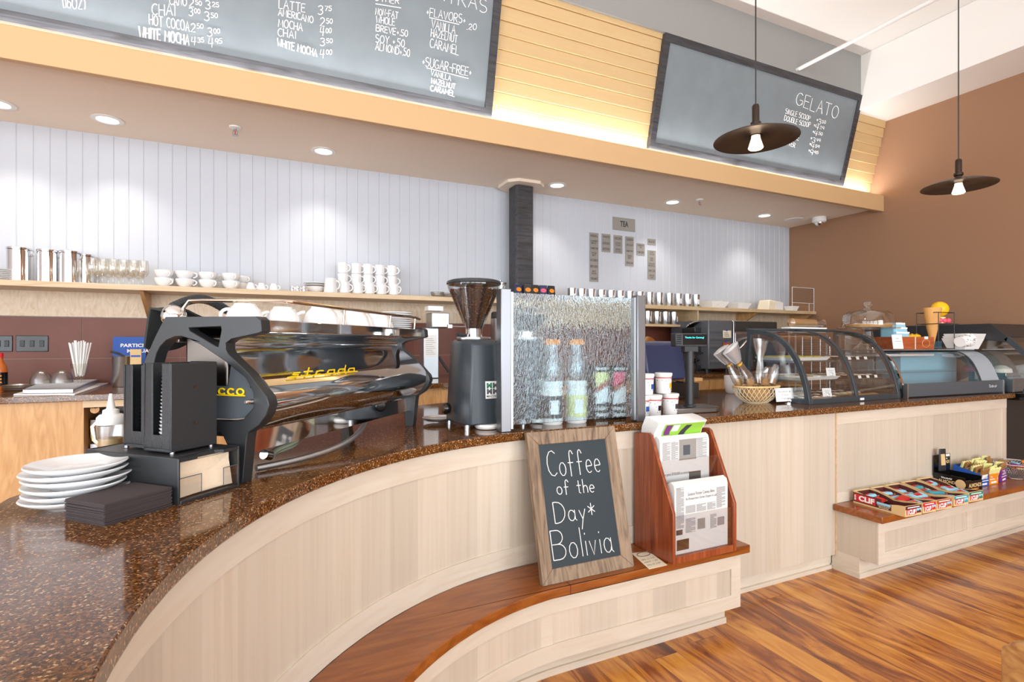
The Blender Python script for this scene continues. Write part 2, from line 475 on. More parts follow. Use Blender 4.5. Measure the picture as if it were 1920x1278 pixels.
def thing(name, label, cat, loc=(0, 0, 0), rz=0, group=None):
    o = bpy.data.objects.new(name, None)
    COL.objects.link(o)
    o.empty_display_size = 0.05
    o.location = loc; o.rotation_euler = (0, 0, rz)
    return tag(o, label, cat, group)
def tag(o, label, cat, group=None):
    o['label'] = label; o['category'] = cat
    if group: o['group'] = group
    return o
def struct(o, label=None):
    o['kind'] = 'structure'
    if label: o['label'] = label
    return o
def under(parent, *names):
    """make finer pieces sub-parts of the part they sit on"""
    for ch in list(parent.parent.children):
        if ch.name.split('.')[0] in names:
            ch.parent = parent; ch.location = Vector(ch.location) - Vector(parent.location)
def kid(root, name):
    return [c for c in root.children if c.name.split('.')[0] == name][0]
def dup(root, loc, rz=0, label=None, group=None, sc=None):
    r = root.copy(); COL.objects.link(r)
    r.location = loc; r.rotation_euler = (0, 0, rz)
    if sc: r.scale = sc
    if label: r['label'] = label
    if group: r['group'] = group
    for ch in list(root.children):
        c = ch.copy(); COL.objects.link(c); c.parent = r
        for g in list(ch.children):
            d = g.copy(); COL.objects.link(d); d.parent = c
    return r
ORD = ['first', 'second', 'third', 'fourth', 'fifth', 'sixth', 'seventh', 'eighth', 'ninth', 'tenth', 'eleventh', 'twelfth', 'thirteenth', 'fourteenth', 'fifteenth', 'sixteenth']

# ---------------------------------------------------------------- lettering
FONTCACHE = {}
def glyphs(body, bold=0.0, shear=0.0):
    key = (body, bold, shear)
    if key not in FONTCACHE:
        c = bpy.data.curves.new('lettering', 'FONT')
        c.body = body; c.size = 1; c.offset = bold; c.shear = shear; c.resolution_u = 3
        c.fill_mode = 'FRONT'
        o = bpy.data.objects.new('lettering', c)
        COL.objects.link(o)
        dg = bpy.context.evaluated_depsgraph_get()
        me = bpy.data.meshes.new_from_object(o.evaluated_get(dg))
        bpy.data.objects.remove(o)
        vs = [v.co.copy() for v in me.vertices]; fs = [tuple(p.vertices) for p in me.polygons]
        bpy.data.meshes.remove(me)
        x0 = min(v.x for v in vs); x1 = max(v.x for v in vs); y0 = min(v.y for v in vs); y1 = max(v.y for v in vs)
        FONTCACHE[key] = ([((v.x - x0) / (x1 - x0), (v.y - y0) / (y1 - y0)) for v in vs], fs)
    return FONTCACHE[key]
def printed(mb, body, org, ux, uy, w, h, bold=0.0, shear=0.0):
    """flat printed words: lower-left corner org, unit directions ux / uy, size w x h"""
    vs, fs = glyphs(body, bold, shear)
    org = Vector(org); ux = Vector(ux); uy = Vector(uy)
    mb.add([org + ux * (a * w) + uy * (b * h) for a, b in vs], fs)
def rect(mb, org, ux, uy, x0, y0, x1, y1, off=0):
    org = Vector(org); ux = Vector(ux); uy = Vector(uy); n = ux.cross(uy).normalized() * off
    mb.add([org + ux * x0 + uy * y0 + n, org + ux * x1 + uy * y0 + n, org + ux * x1 + uy * y1 + n, org + ux * x0 + uy * y1 + n], [(0, 1, 2, 3)])
def arc(cx, cy, rx, ry, a0, a1, n=8):
    return [(cx + rx * math.cos(R(a0 + (a1 - a0) * i / n)), cy + ry * math.sin(R(a0 + (a1 - a0) * i / n))) for i in range(n + 1)]
STROKES = {
 'A': [[(0, 0), (.4, 1), (.8, 0)], [(.15, .38), (.65, .38)]],
 'B': [[(0, 0), (0, 1)], [(0, 1)] + arc(.35, .76, .35, .24, 90, -90) + [(0, .52)], [(0, .52)] + arc(.4, .26, .4, .26, 90, -90) + [(0, 0)]],
 'C': [arc(.42, .5, .42, .5, 50, 310)], 'D': [[(0, 0), (0, 1)], [(0, 1)] + arc(.2, .5, .58, .5, 90, -90) + [(0, 0)]],
 'E': [[(.65, 1), (0, 1), (0, 0), (.65, 0)], [(0, .52), (.55, .52)]], 'F': [[(.65, 1), (0, 1), (0, 0)], [(0, .52), (.55, .52)]],
 'G': [arc(.42, .5, .42, .5, 50, 330), [(.45, .45), (.82, .45), (.8, .1)]], 'H': [[(0, 0), (0, 1)], [(.7, 0), (.7, 1)], [(0, .5), (.7, .5)]],
 'I': [[(.1, 0), (.1, 1)]], 'K': [[(0, 0), (0, 1)], [(.65, 1), (0, .42)], [(.2, .58), (.7, 0)]], 'L': [[(0, 1), (0, 0), (.6, 0)]],
 'M': [[(0, 0), (.1, 1), (.45, .3), (.8, 1), (.9, 0)]], 'N': [[(0, 0), (0, 1), (.7, 0), (.7, 1)]], 'O': [arc(.42, .5, .42, .5, 0, 360, 14)],
 'P': [[(0, 0), (0, 1)] + arc(.3, .75, .35, .25, 90, -90) + [(0, .5)]], 'R': [[(0, 0), (0, 1)] + arc(.3, .75, .35, .25, 90, -90) + [(0, .5)], [(.25, .5), (.7, 0)]],
 'S': [arc(.35, .76, .33, .24, 40, 260, 8) + arc(.35, .26, .36, .27, 80, -140, 8)], 'T': [[(0, 1), (.8, 1)], [(.4, 1), (.4, 0)]],
 'U': [[(0, 1), (0, .3)] + arc(.36, .3, .36, .3, 180, 360) + [(.72, 1)]], 'V': [[(0, 1), (.38, 0), (.76, 1)]], 'W': [[(0, 1), (.25, 0), (.5, .7), (.75, 0), (1, 1)]],
 'X': [[(0, 0), (.7, 1)], [(0, 1), (.7, 0)]], 'Y': [[(0, 1), (.38, .5), (.76, 1)], [(.38, .5), (.38, 0)]], 'Z': [[(0, 1), (.7, 1), (0, 0), (.7, 0)]],
 '0': [arc(.34, .5, .34, .5, 0, 360, 12)], '1': [[(.1, 0), (.1, 1)]], '2': [arc(.32, .72, .3, .28, 160, -30, 7) + [(0, 0), (.66, 0)]],
 '3': [arc(.3, .76, .3, .24, 150, -90, 7), arc(.3, .26, .34, .26, 90, -150, 7)], '4': [[(.1, 1), (0, .45), (.65, .45)], [(.5, 1), (.45, 0)]],
 '5': [[(.6, 1), (.08, 1), (.04, .58)] + arc(.28, .3, .34, .3, 110, -150, 7)], '6': [arc(.34, .3, .32, .3, 0, 360, 10), [(.02, .3), (.15, .75), (.5, 1)]],
 '7': [[(0, 1), (.65, 1), (.2, 0)]], '9': [arc(.32, .7, .3, .3, 0, 360, 10), [(.62, .7), (.5, 0)]],
 '+': [[(.05, .4), (.45, .4)], [(.25, .2), (.25, .6)]], '-': [[(.05, .45), (.45, .45)]], '.': [[(.08, 0), (.1, .06)]], '$': [arc(.2, .7, .18, .15, 40, 260, 6) + arc(.2, .4, .2, .15, 80, -140, 6), [(.2, .95), (.2, .15)]],
 '(': [arc(.45, .5, .4, .65, 130, 230, 6)], ')': [arc(-.1, .5, .4, .65, 50, -50, 6)], '*': [[(.25, .2), (.25, .8)], [(0, .35), (.5, .65)], [(0, .65), (.5, .35)]],
 'o': [arc(.25, .27, .25, .27, 0, 360, 10)], 'f': [[(.5, .85)] + arc(.32, .8, .14, .2, 20, 180, 5) + [(.16, -.05)], [(0, .5), (.42, .5)]],
 'e': [[(.03, .28), (.48, .3)] + arc(.25, .28, .24, .27, 10, 310, 9)], 't': [[(.2, .9), (.2, .05), (.35, 0)], [(0, .55), (.42, .55)]],
 'h': [[(0, 1), (0, 0)], [(0, .35)] + arc(.22, .32, .2, .22, 160, 0, 5) + [(.42, 0)]], 'a': [arc(.24, .26, .24, .26, 30, 350, 9), [(.48, .52), (.48, .08), (.58, 0)]],
 'y': [[(0, .52), (.22, .05)], [(.46, .55), (.22, .05), (.05, -.45)]], 'l': [[(.06, 1), (.06, 0)]], 'i': [[(.06, .5), (.06, 0)], [(.06, .72), (.07, .78)]], 'v': [[(0, .5), (.2, 0), (.4, .5)]],
 's': [[(.4, .48), (.12, .5), (.05, .36), (.38, .2), (.36, .04), (0, .02)]], 'r': [[(0, .5), (0, 0)], [(0, .34), (.12, .5), (.34, .5)]], 'd': [arc(.24, .26, .24, .26, 0, 360, 9), [(.48, .95), (.48, 0)]],
 'c': [arc(.24, .26, .24, .26, 40, 320, 8)], ' ': [],
}
def chalked(mb, body, org, ux, uy, w, h, r=0.003, shear=0.0, jitter=0.0, gap=0.22):
    """hand-drawn single-stroke words of total width w and capital height h"""
    org = Vector(org); ux = Vector(ux); uy = Vector(uy)
    x = 0; items = []
    for ch in body:
        st = STROKES.get(ch, [])
        wd = max([p[0] for s_ in st for p in s_] or [0.35])
        items.append((x, st)); x += wd + gap
    tot = max(1e-6, x - gap)
    for x0, st in items:
        dy = random.uniform(-jitter, jitter); sy = 1 + random.uniform(-jitter, jitter)
        for s_ in st:
            pts = [org + ux * ((x0 + p[0] + shear * p[1]) * w / tot) + uy * ((p[1] * sy + dy) * h) for p in s_]
            mb.tube(pts, r, 5)
# ================================================================ the room
XR = 6.295          # brown side wall
YB = 4.8            # beadboard wall behind the bar
ZC = 4.41           # ceiling
XL, YF = -4.2, -4.5
struct(MB().box(XL, XR + .3, YF, YB + .2, -.1, 0).build('floor', floor_mat))
struct(MB().box(XL, XR + .3, YF, YB + .2, ZC, ZC + .1).build('ceiling', white_ceiling))
# beadboard: boards with a small groove between them
mb = MB()
pts = []
x = XL
while x < XR - .001:
    x2 = min(x + .092, XR)
    pts += [(x, YB + .004), (x + .004, YB), (x2 - .004, YB), (x2, YB + .004)]
    x = x2
mb.prism(pts + [(XR, YB + .15), (XL, YB + .15)], 0, 2.89)
struct(mb.build('wall_back', bead_paint))
struct(MB().box(XR, XR + .2, YF, YB + .15, 0, 3.84).build('wall_right', brown_wall))
struct(MB().box(XR - .02, XR, YF, 3.0, 1.46, 1.525).build('trim_4', maple_shelf), 'pale chair rail on the brown wall')
struct(MB().box(5.737, XR + .2, YF, 4.9, 3.84, ZC - .001).build('trim_1', white_ceiling, bev=.004), 'white dropped ledge above the brown wall')
struct(MB().box(XL, 5.737, 3.53, 3.66, 4.0, ZC - .001).build('wall_upper', grey_wall))
# shop front behind the camera and left wall: piers, sills and heads around window openings
mb = MB()
for a, b in ((XL, -3.95), (-1.25, -.95), (1.75, 2.05), (4.75, XR)):
    mb.box(a, b, YF - .15, YF, 0, ZC)
mb.box(XL, XR, YF - .15, YF, 0, .25).box(XL, XR, YF - .15, YF, 3.25, ZC)
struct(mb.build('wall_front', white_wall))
mb = MB()
for a, b in ((YF, -3.85), (-1.35, -1.05), (1.45, YB)):
    mb.box(XL - .15, XL, a, b, 0, ZC)
mb.box(XL - .15, XL, YF, YB, 0, .25).box(XL - .15, XL, YF, YB, 3.25, ZC)
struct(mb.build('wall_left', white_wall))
k = 0
for a, b in ((-3.95, -1.25), (-.95, 1.75), (2.05, 4.75)):
    k += 1
    mb = MB()
    mb.box(a, a + .05, YF - .1, YF - .04, .25, 3.25).box(b - .05, b, YF - .1, YF - .04, .25, 3.25)
    mb.box(a, b, YF - .1, YF - .04, .25, .31).box(a, b, YF - .1, YF - .04, 3.19, 3.25).box(a, b, YF - .1, YF - .04, 2.35, 2.41)
    mb.box((a + b) / 2 - .025, (a + b) / 2 + .025, YF - .1, YF - .04, .25, 2.4)
    struct(mb.build('window_%d' % k, black_metal))
for a, b in ((-3.85, -1.35), (-1.05, 1.45)):
    k += 1
    mb = MB()
    mb.box(XL - .1, XL - .04, a, a + .05, .25, 3.25).box(XL - .1, XL - .04, b - .05, b, .25, 3.25)
    mb.box(XL - .1, XL - .04, a, b, .25, .31).box(XL - .1, XL - .04, a, b, 3.19, 3.25).box(XL - .1, XL - .04, a, b, 2.35, 2.41)
    struct(mb.build('window_%d' % k, black_metal))

# ---------------- bulkhead over the bar: soffit, yellow cornice ledge, leaning clapboard
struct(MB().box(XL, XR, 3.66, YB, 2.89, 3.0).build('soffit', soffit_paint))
struct(MB().prism([(3.62, 2.842), (3.665, 2.842), (3.665, 3.0), (3.86, 3.0), (3.86, 3.02), (3.62, 3.02)], XL, XR - .002, 'x').build('trim_2', cornice_paint, bev=.003), 'yellow cornice along the bottom of the bulkhead')
SL = -.2406
def sid(z, off=0):                     # clapboard plane, leaning out towards the room at its top
    return 3.785 + SL * (z - 3.094) - off
mb = MB()
pts = []
z = 3.0
while z < 4.06:
    z2 = min(z + .096, 4.065)
    pts += [(sid(z, .016), z), (sid(z2, .003), z2 - .004), (sid(z2, -.006), z2 - .003), (sid(z2, -.006), z2)]
    z = z2
pts += [(3.9, 4.065), (3.9, 3.0)]
mb.prism(pts, XL, XR - .002, 'x')
struct(mb.build('wall_bulkhead', siding_mat))
# cove strip light lying on the ledge, washing up the clapboard
for cx in (-3.2, -1.1, 1.0, 3.1, 5.2):
    a = area('cove_strip', (cx, 3.715, 3.035), (R(180), 0, 0), 2.05, .03, 11, (1, .98, .97))

# ---------------- front bar: one path round the bend, offset d away from the customers
BX, BY, BR = 1.13, .75, 1.3
def bar_path(d, y0=-1.2, x1=5.22, n=28):
    r = BR + d
    p = [(BX - r, y0)]
    for i in range(n + 1):
        a = R(180 - 90 * i / n)
        p.append((BX + r * math.cos(a), BY + r * math.sin(a)))
    p.append((x1, BY + r))
    return p
def band(d0, d1, z0, z1, y0=-1.2, x1=5.22, x1b=None):
    return MB().prism(bar_path(d0, y0, x1) + list(reversed(bar_path(d1, y0, x1b or x1))), z0, z1)
HC = .985
BACK = [(5.22, 3.3), (1.1, 3.3), (.85, 3.2), (-.5, 1.86), (-.56, 1.7), (-.57, -1.2)]
BACKI = [(5.16, 3.25), (1.12, 3.25), (.9, 3.16), (-.45, 1.84), (-.5, 1.68), (-.51, -1.2)]
bar = thing('bar_counter', 'curved pale maple service bar with a speckled brown stone top', 'counter', (2, 2.5, 0))
bar.location = (0, 0, 0)
MB().prism(bar_path(0) + BACK, HC - .036, HC).build('worktop', granite, bar, bev=.004)
pan = MB().prism(bar_path(.036, x1=5.16) + BACKI, .09, HC - .036).build('front_panel', maple, bar)
MB().prism(bar_path(.066, x1=5.12) + [(5.12, 3.2), (1.14, 3.2), (.94, 3.13), (-.4, 1.82), (-.45, 1.66), (-.46, -1.2)], 0, .09).build('plinth', maple_rail, bar)
band(.03, .036, .86, HC - .036, x1=2.08).build('top_rail', maple_rail, bar)
band(.03, .036, .40, .485, x1=2.08).build('bottom_rail', maple_rail, bar)
MB().box(3.148, 5.16, 2.080, 2.086, .875, HC - .036).build('top_rail', maple_rail, bar)
MB().box(3.148, 5.16, 2.080, 2.086, .40, .46).build('bottom_rail', maple_rail, bar)
for a, b in ((3.148, 3.215), (3.985, 4.02), (4.79, 4.83), (5.10, 5.16)):
    MB().box(a, b, 2.081, 2.086, .46, .875).build('stile', maple, bar)
MB().box(3.139, 3.148, 2.078, 2.09, .09, HC - .036).build('joint_strip', maple_shelf, bar)
MB().box(2.03, 3.13, 2.100, 2.116, 0, .022).build('shoe_moulding', maple_rail, bar)

def bench(name, label, left, x0, x1):
    b = thing(name, label, 'bench', (0, 0, 0))
    if left:
        band(-.225, .03, .362, .40, x1=x1 + .035).build('seat', cherry, b, bev=.004)
        band(-.19, .028, .10, .362, x1=x1).build('front_panel', maple, b)
        band(-.198, -.19, .29, .362, x1=x1).build('top_rail', maple_rail, b)
        band(-.198, -.19, .10, .165, x1=x1).build('bottom_rail', maple_rail, b)
        yf = BY + BR - .19
        for a in (x1 - .06, .99):
            MB().box(a, a + .06, yf - .008, yf, .165, .29).build('stile', maple_rail, b)
        band(-.13, .02, 0, .10, x1=x1 - .03).build('plinth', maple_rail, b)
        band(-.14, -.13, 0, .028, x1=x1 - .03).build('shoe_moulding', maple_rail, b)
        MB().box(1.115, 1.119, BY + BR - .2255, BY + BR + .03, .3615, .4005).build('seat_joint', maroon, b)
    else:
        yb, y0 = 2.078, 1.80
        MB().box(x0 - .03, x1, y0, yb, .362, .40).build('seat', cherry, b, bev=.004)
        MB().box(x0, x1, 1.845, yb, .115, .362).build('front_panel', maple, b)
        MB().box(x0, x1, 1.838, 1.845, .295, .362).build('top_rail', maple_rail, b)
        MB().box(x0, x1, 1.838, 1.845, .115, .18).build('bottom_rail', maple_rail, b)
        for a in (x0, x0 + .92, x0 + 1.84):
            MB().box(a, a + .06, 1.838, 1.845, .18, .295).build('stile', maple_rail, b)
        MB().box(x0, x1, 1.945, yb + .03, 0, .115).build('plinth', maple_rail, b)
        MB().box(x0, x1, 1.937, 1.945, 0, .03).box(x0 - .008, x0, 1.937, yb + .03, 0, .03).build('shoe_moulding', maple_rail, b)
    return b
bench('bar_bench', 'curved low bench with a cherry seat along the bend of the bar', True, 0, 2.085)
bench('bar_bench', 'straight low bench under the pastry cases holding snack boxes', False, 3.145, 5.2)

# ---------------- back wall: brown tile band, long shelf, back counter
mb = MB()
mb.box(XL, XR, YB - .006, YB, .95, 1.553)
mb.mat(1)
x = -1.168 - .605 * 5
while x < XR:
    for z0 in (.963, 1.258):
        mb.box(max(XL, x + .002), min(XR, x + .603), YB - .012, YB - .006, z0 + .002, z0 + .293)
    x += .605
struct(mb.build('trim_3', [grout_mat, tile_mat]), 'brown tile band above the back counter')

def back_shelf(label, x0, x1, brackets):
    s = thing('wall_shelf', label, 'shelf')
    MB().box(x0, x1, 4.42, YB - .001, 1.732, 1.77).build('shelf_board', maple_shelf, s, bev=.002)
    MB().box(x0, x1, YB - .03, YB - .001, 1.556, 1.732).build('back_panel', maple_back, s)
    for bx in brackets:
        MB().prism([(4.46, 1.731), (YB - .03, 1.731), (YB - .03, 1.557), (YB - .05, 1.557)], bx - .012, bx + .012, 'x').build('bracket', maple_warm, s)
    return s
post = ony(977, 500, 4.6)
shl = back_shelf('long pale maple shelf left of the black post carrying cups', -4.0, post.x - .13, [ony(272, 560, 4.6).x, ony(272, 560, 4.6).x - 1.3])
shr = back_shelf('pale maple shelf right of the black post carrying tea tins', post.x + .13, XR - .002, [ony(1402, 600, 4.6).x, XR - .03])
MB().box(post.x - .13, post.x + .13, 4.42, 4.5, 1.732, 1.77).build('shelf_strip', maple_shelf, shr)
xa, xb = 2.75, ony(1304, 600, 4.5).x
MB().box(xa, xb, 4.45, YB - .03, 1.548, 1.572).build('lower_shelf', maple_shelf, shr)
MB().box(xb - .02, xb, 4.45, YB - .03, 1.572, 1.732).build('side_panel', maple_shelf, shr)
MB().box(xa, xb, YB - .036, YB - .030, 1.572, 1.732).build('inner_back', maple_shelf, shr)

ZB = 1.076
bc = thing('back_counter', 'long back counter under the shelves with stone top and honey maple cabinets', 'counter')
MB().box(XL + .2, XR - .01, 3.74, YB - .013, ZB - .036, ZB).build('worktop', granite, bc, bev=.003)
xe = ony(157, 800, 3.78).x
MB().box(XL + .2, xe, 3.78, YB - .02, .1, ZB - .036).build('cabinet_body', maple_warm, bc)
MB().box(xe + .45, XR - .01, 3.79, YB - .02, .1, ZB - .036).build('cabinet_body', maple_warm, bc)
MB().box(xe, xe + .45, 4.3, YB - .02, .1, ZB - .036).build('open_bay_back', gun_steel, bc)
MB().box(xe, xe + .45, 3.76, 3.78, ZB - .075, ZB - .036).build('rail', maple_shelf, bc)
MB().box(XL + .2, XR - .01, 3.9, YB - .02, 0, .1).build('plinth', black_metal, bc)
x = 1.2
while x < 6.1:
    d = MB().box(x + .004, x + .436, 3.772, 3.79, ZB - .25, ZB - .05).build('drawer', maple_warm, bc, bev=.002)
    MB().at((x + .22, 3.772, ZB - .15), rx=R(90)).lathe([(0, 0), (.006, 0), (.006, .014), (.014, .02), (.012, .028), (0, .03)], n=10).build('knob', maple_warm, d)
    MB().box(x + .004, x + .436, 3.772, 3.79, .12, ZB - .256).build('door', maple_warm, bc, bev=.002)
    x += .44

# black timber post with its collar
p = thing('post', 'black chamfered timber post between the wall shelves', 'post', (post.x, 4.6, 0))
c = .022; h = .094
MB().prism([(-h + c, -h), (h - c, -h), (h, -h + c), (h, h - c), (h - c, h), (-h + c, h), (-h, h - c), (-h, -h + c)], ZB, 2.86).build('shaft', black_wood, p)
h = .19; c = .08
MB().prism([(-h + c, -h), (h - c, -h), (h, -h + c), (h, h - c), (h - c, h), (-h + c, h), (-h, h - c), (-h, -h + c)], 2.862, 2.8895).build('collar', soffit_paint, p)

# ---------------- ceiling fittings under the soffit
ZS = 2.89
for i, u in enumerate((-3, 200, 607, 1042, 1259, 1431)):
    v = (195, 221, 281, 348, 379, 404)[i]
    q = onz(u, v, ZS)
    lab = ['recessed downlight at the left edge of the photo', 'lit recessed downlight above the chrome canisters', 'lit recessed downlight above the espresso machine', 'lit recessed downlight just right of the black post', 'lit recessed downlight above the tea tins', 'lit recessed downlight nearest the security camera'][i]
    t = thing('recessed_downlight', lab, 'light', (q.x, 4.455, ZS), group='downlights in the soffit')
    MB().lathe([(.062, -.001), (.092, -.001), (.094, -.006), (.066, -.009), (.06, -.004)], n=24, close=True).build('trim_ring', white_plastic, t)
    MB().lathe([(0, -.002), (.06, -.002), (.06, -.001), (0, -.001)], n=24).build('lens', lamp_glow, t)
    l = bpy.data.lights.new('downlight', 'SPOT'); l.energy = 15; l.spot_size = R(96); l.spot_blend = .8; l.color = (1, .93, .84); l.shadow_soft_size = .04
    o = bpy.data.objects.new('downlight', l); COL.objects.link(o); o.location = (q.x, 4.455, ZS - .03); o.rotation_euler = (R(4), 0, 0)
for i, (u, v) in enumerate(((441, 238), (1312, 374))):
    q = onz(u, v, ZS)
    t = thing('fire_sprinkler', ['pendent fire sprinkler above the stacked mugs side of the bar', 'pendent fire sprinkler between the tea sign and the camera'][i], 'sprinkler', (q.x, q.y, ZS))
    MB().lathe([(0, 0), (.04, 0), (.038, -.008), (.016, -.014), (0, -.014)], n=18).build('escutcheon', white_plastic, t)
    mb = MB().cyl((0, 0, -.03), .009, .018, 10)
    mb.tube([(-.012, 0, -.026), (-.015, 0, -.045), (0, 0, -.058)], .003, 6).tube([(.012, 0, -.026), (.015, 0, -.045), (0, 0, -.058)], .003, 6)
    mb.cyl((0, 0, -.062), .02, .003, 14)
    mb.build('frame', steel, t)
    MB().rod((0, 0, -.03), (0, 0, -.056), .003, 6).build('bulb', red, t)
q = onz(1540, 408, ZS)
t = thing('security_camera', 'white dome security camera on the soffit near the brown wall', 'camera', (q.x - .04, q.y, ZS))
MB().lathe([(0, 0), (.075, 0), (.078, -.05), (.068, -.062), (.05, -.066), (0, -.066)], n=24).build('housing', white_plastic, t)
MB().lathe([(.05, -.062), (.047, -.082), (.03, -.102), (0, -.11)], n=20).build('dome', chrome, t)
q = onz(1492, 412, ZS)
t = thing('ceiling_speaker', 'flat white round speaker grille beside the dome camera', 'speaker', (q.x - .03, q.y, ZS))
MB().lathe([(0, -.006), (.10, -.006), (.105, -.001), (.105, 0)], n=28).build('grille', white_plastic, t)

# metal rod running under the high ceiling
tag(MB().rod((4.74, 3.53, 4.04), (4.74, -3.5, 4.04), .018, 12).build('ceiling_rod', white_plastic), 'thin white rod crossing under the high ceiling to the grey wall', 'rod')

# ---------------- pendants over the bar
for i, (x, y) in enumerate(((2.245, 1.90), (4.10, 1.90))):
    zc = 2.40
    t = thing('pendant_lamp', ['dark disc pendant lamp hanging in front of the gelato board', 'dark disc pendant lamp hanging in front of the brown wall'][i], 'lamp', (x, y, zc), group='disc pendants over the bar')
    MB().lathe([(.02, .012), (.08, .016), (.15, .008), (.2, -.014), (.2, -.017), (.15, .003), (.08, .010), (.03, .006)], n=48).build('shade', bronze, t)
    mb = MB().lathe([(0, .16), (.014, .16), (.018, .15), (.018, .075), (.026, .07), (.026, .055), (.018, .05), (.02, .02), (.026, .012), (.026, .004), (0, .004)], n=20)
    mb.build('socket', bronze, t)
    MB().rod((0, 0, .16), (0, 0, ZC - zc - .02), .0035, 6).build('cord', black_metal, t)
    MB().cyl((0, 0, ZC - zc - .025), .06, .024, 20).build('canopy', bronze, t)
    MB().lathe([(0, -.062), (.03, -.062), (.036, -.056), (.022, -.01), (.02, .004), (0, .004)], n=20).build('bulb', bulb_mat, t)
    l = bpy.data.lights.new('pendant', 'POINT'); l.energy = 2.5; l.color = (1, .75, .5); l.shadow_soft_size = .03
    o = bpy.data.objects.new('pendant', l); COL.objects.link(o); o.location = (x, y, zc - .10)
# ================================================================ menu boards on the leaning clapboard
PHI = math.atan(-SL)
def board(name, label, x0, x1, s0, s1):
    xc = (x0 + x1) / 2
    b = thing(name, label, 'menu board', (xc, sid(3.094, .012), 3.094))
    b.rotation_euler = (PHI, 0, 0)
    w = (x1 - x0) / 2; f = .058
    mb = MB()
    mb.hexa([(-w, -.045, s0), (w, -.045, s0), (w, 0, s0), (-w, 0, s0)], [(-w + f, -.045, s0 + f), (w - f, -.045, s0 + f), (w - f, 0, s0 + f), (-w + f, 0, s0 + f)])
    mb.hexa([(-w + f, -.045, s1 - f), (w - f, -.045, s1 - f), (w - f, 0, s1 - f), (-w + f, 0, s1 - f)], [(-w, -.045, s1), (w, -.045, s1), (w, 0, s1), (-w, 0, s1)])
    for sg in (-1, 1):
        a, c = sg * w, sg * (w - f)
        mb.add([(a, -.045, s0), (c, -.045, s0 + f), (c, -.045, s1 - f), (a, -.045, s1), (a, 0, s0), (c, 0, s0 + f), (c, 0, s1 - f), (a, 0, s1)],
               [(0, 1, 2, 3), (4, 7, 6, 5), (0, 3, 7, 4), (1, 5, 6, 2), (0, 4, 5, 1), (3, 2, 6, 7)])
    mb.build('frame', black_wood, b)
    MB().box(-w + f - .004, w - f + .004, -.03, -.004, s0 + f - .004, s1 - f + .004).build('chalkboard', menu_slate, b)
    return b, xc
def onbd(u, v, xc):
    d = ray(u, v); k = -SL
    t = (3.785 - .042 - k * (EYE - 3.094)) / (d[1] + k * d[2])
    z = EYE + d[2] * t
    return d[0] * t - xc, (z - 3.094) / math.cos(PHI)
def writing(b, xc, rows, r):
    for row in rows:
        mb = MB()
        txt, u0, v0, u1, v1, cap = row[:6]
        a = Vector(onbd(u0, v0, xc)); c = Vector(onbd(u1, v1, xc)); t = Vector(onbd(u0, v0 - cap, xc))
        d = (c - a); w = d.length; d.normalize()
        h = (t - a).length * .86
        rr_ = r if len(row) < 7 else row[6]
        if txt.lstrip('$').isdigit():        # price: big dollars, small raised cents
            dx = Vector((d.x, 0, d.y)); uz = Vector((.02, 0, 1)); o_ = Vector((a.x, -.031, a.y))
            if txt[0] == '$':
                chalked(mb, '$', o_ + uz * (h * .5) - dx * (w * .22), dx, uz, w * .16, h * .45, rr_ * .8)
                txt = txt[1:]
            chalked(mb, txt[0], o_, dx, uz, w * .36, h, rr_, jitter=.03)
            chalked(mb, txt[1:], o_ + dx * (w * .50) + uz * (h * .38), dx, uz, w * .5, h * .55, rr_ * .9, jitter=.05)
            mb.build('chalk_lettering', chalk, b)
            continue
        chalked(mb, txt, (a.x, -.031, a.y), (d.x, 0, d.y), (.02, 0, 1), w, h, r if len(row) < 7 else row[6], jitter=.05)
        mb.build('chalk_lettering', chalk, b)
def lines(b, xc, segs, r):
    for u0, v0, u1, v1 in segs:
        mb = MB()
        a = onbd(u0, v0, xc); c = onbd(u1, v1, xc)
        mb.tube([(a[0], -.031, a[1]), (c[0], -.031, c[1])], r, 5)
        mb.build('chalk_underline', chalk, b)
b, xc = board('menu_board', 'long chalkboard coffee menu filling the left of the bulkhead', -3.6, 1.585, 0, .93)
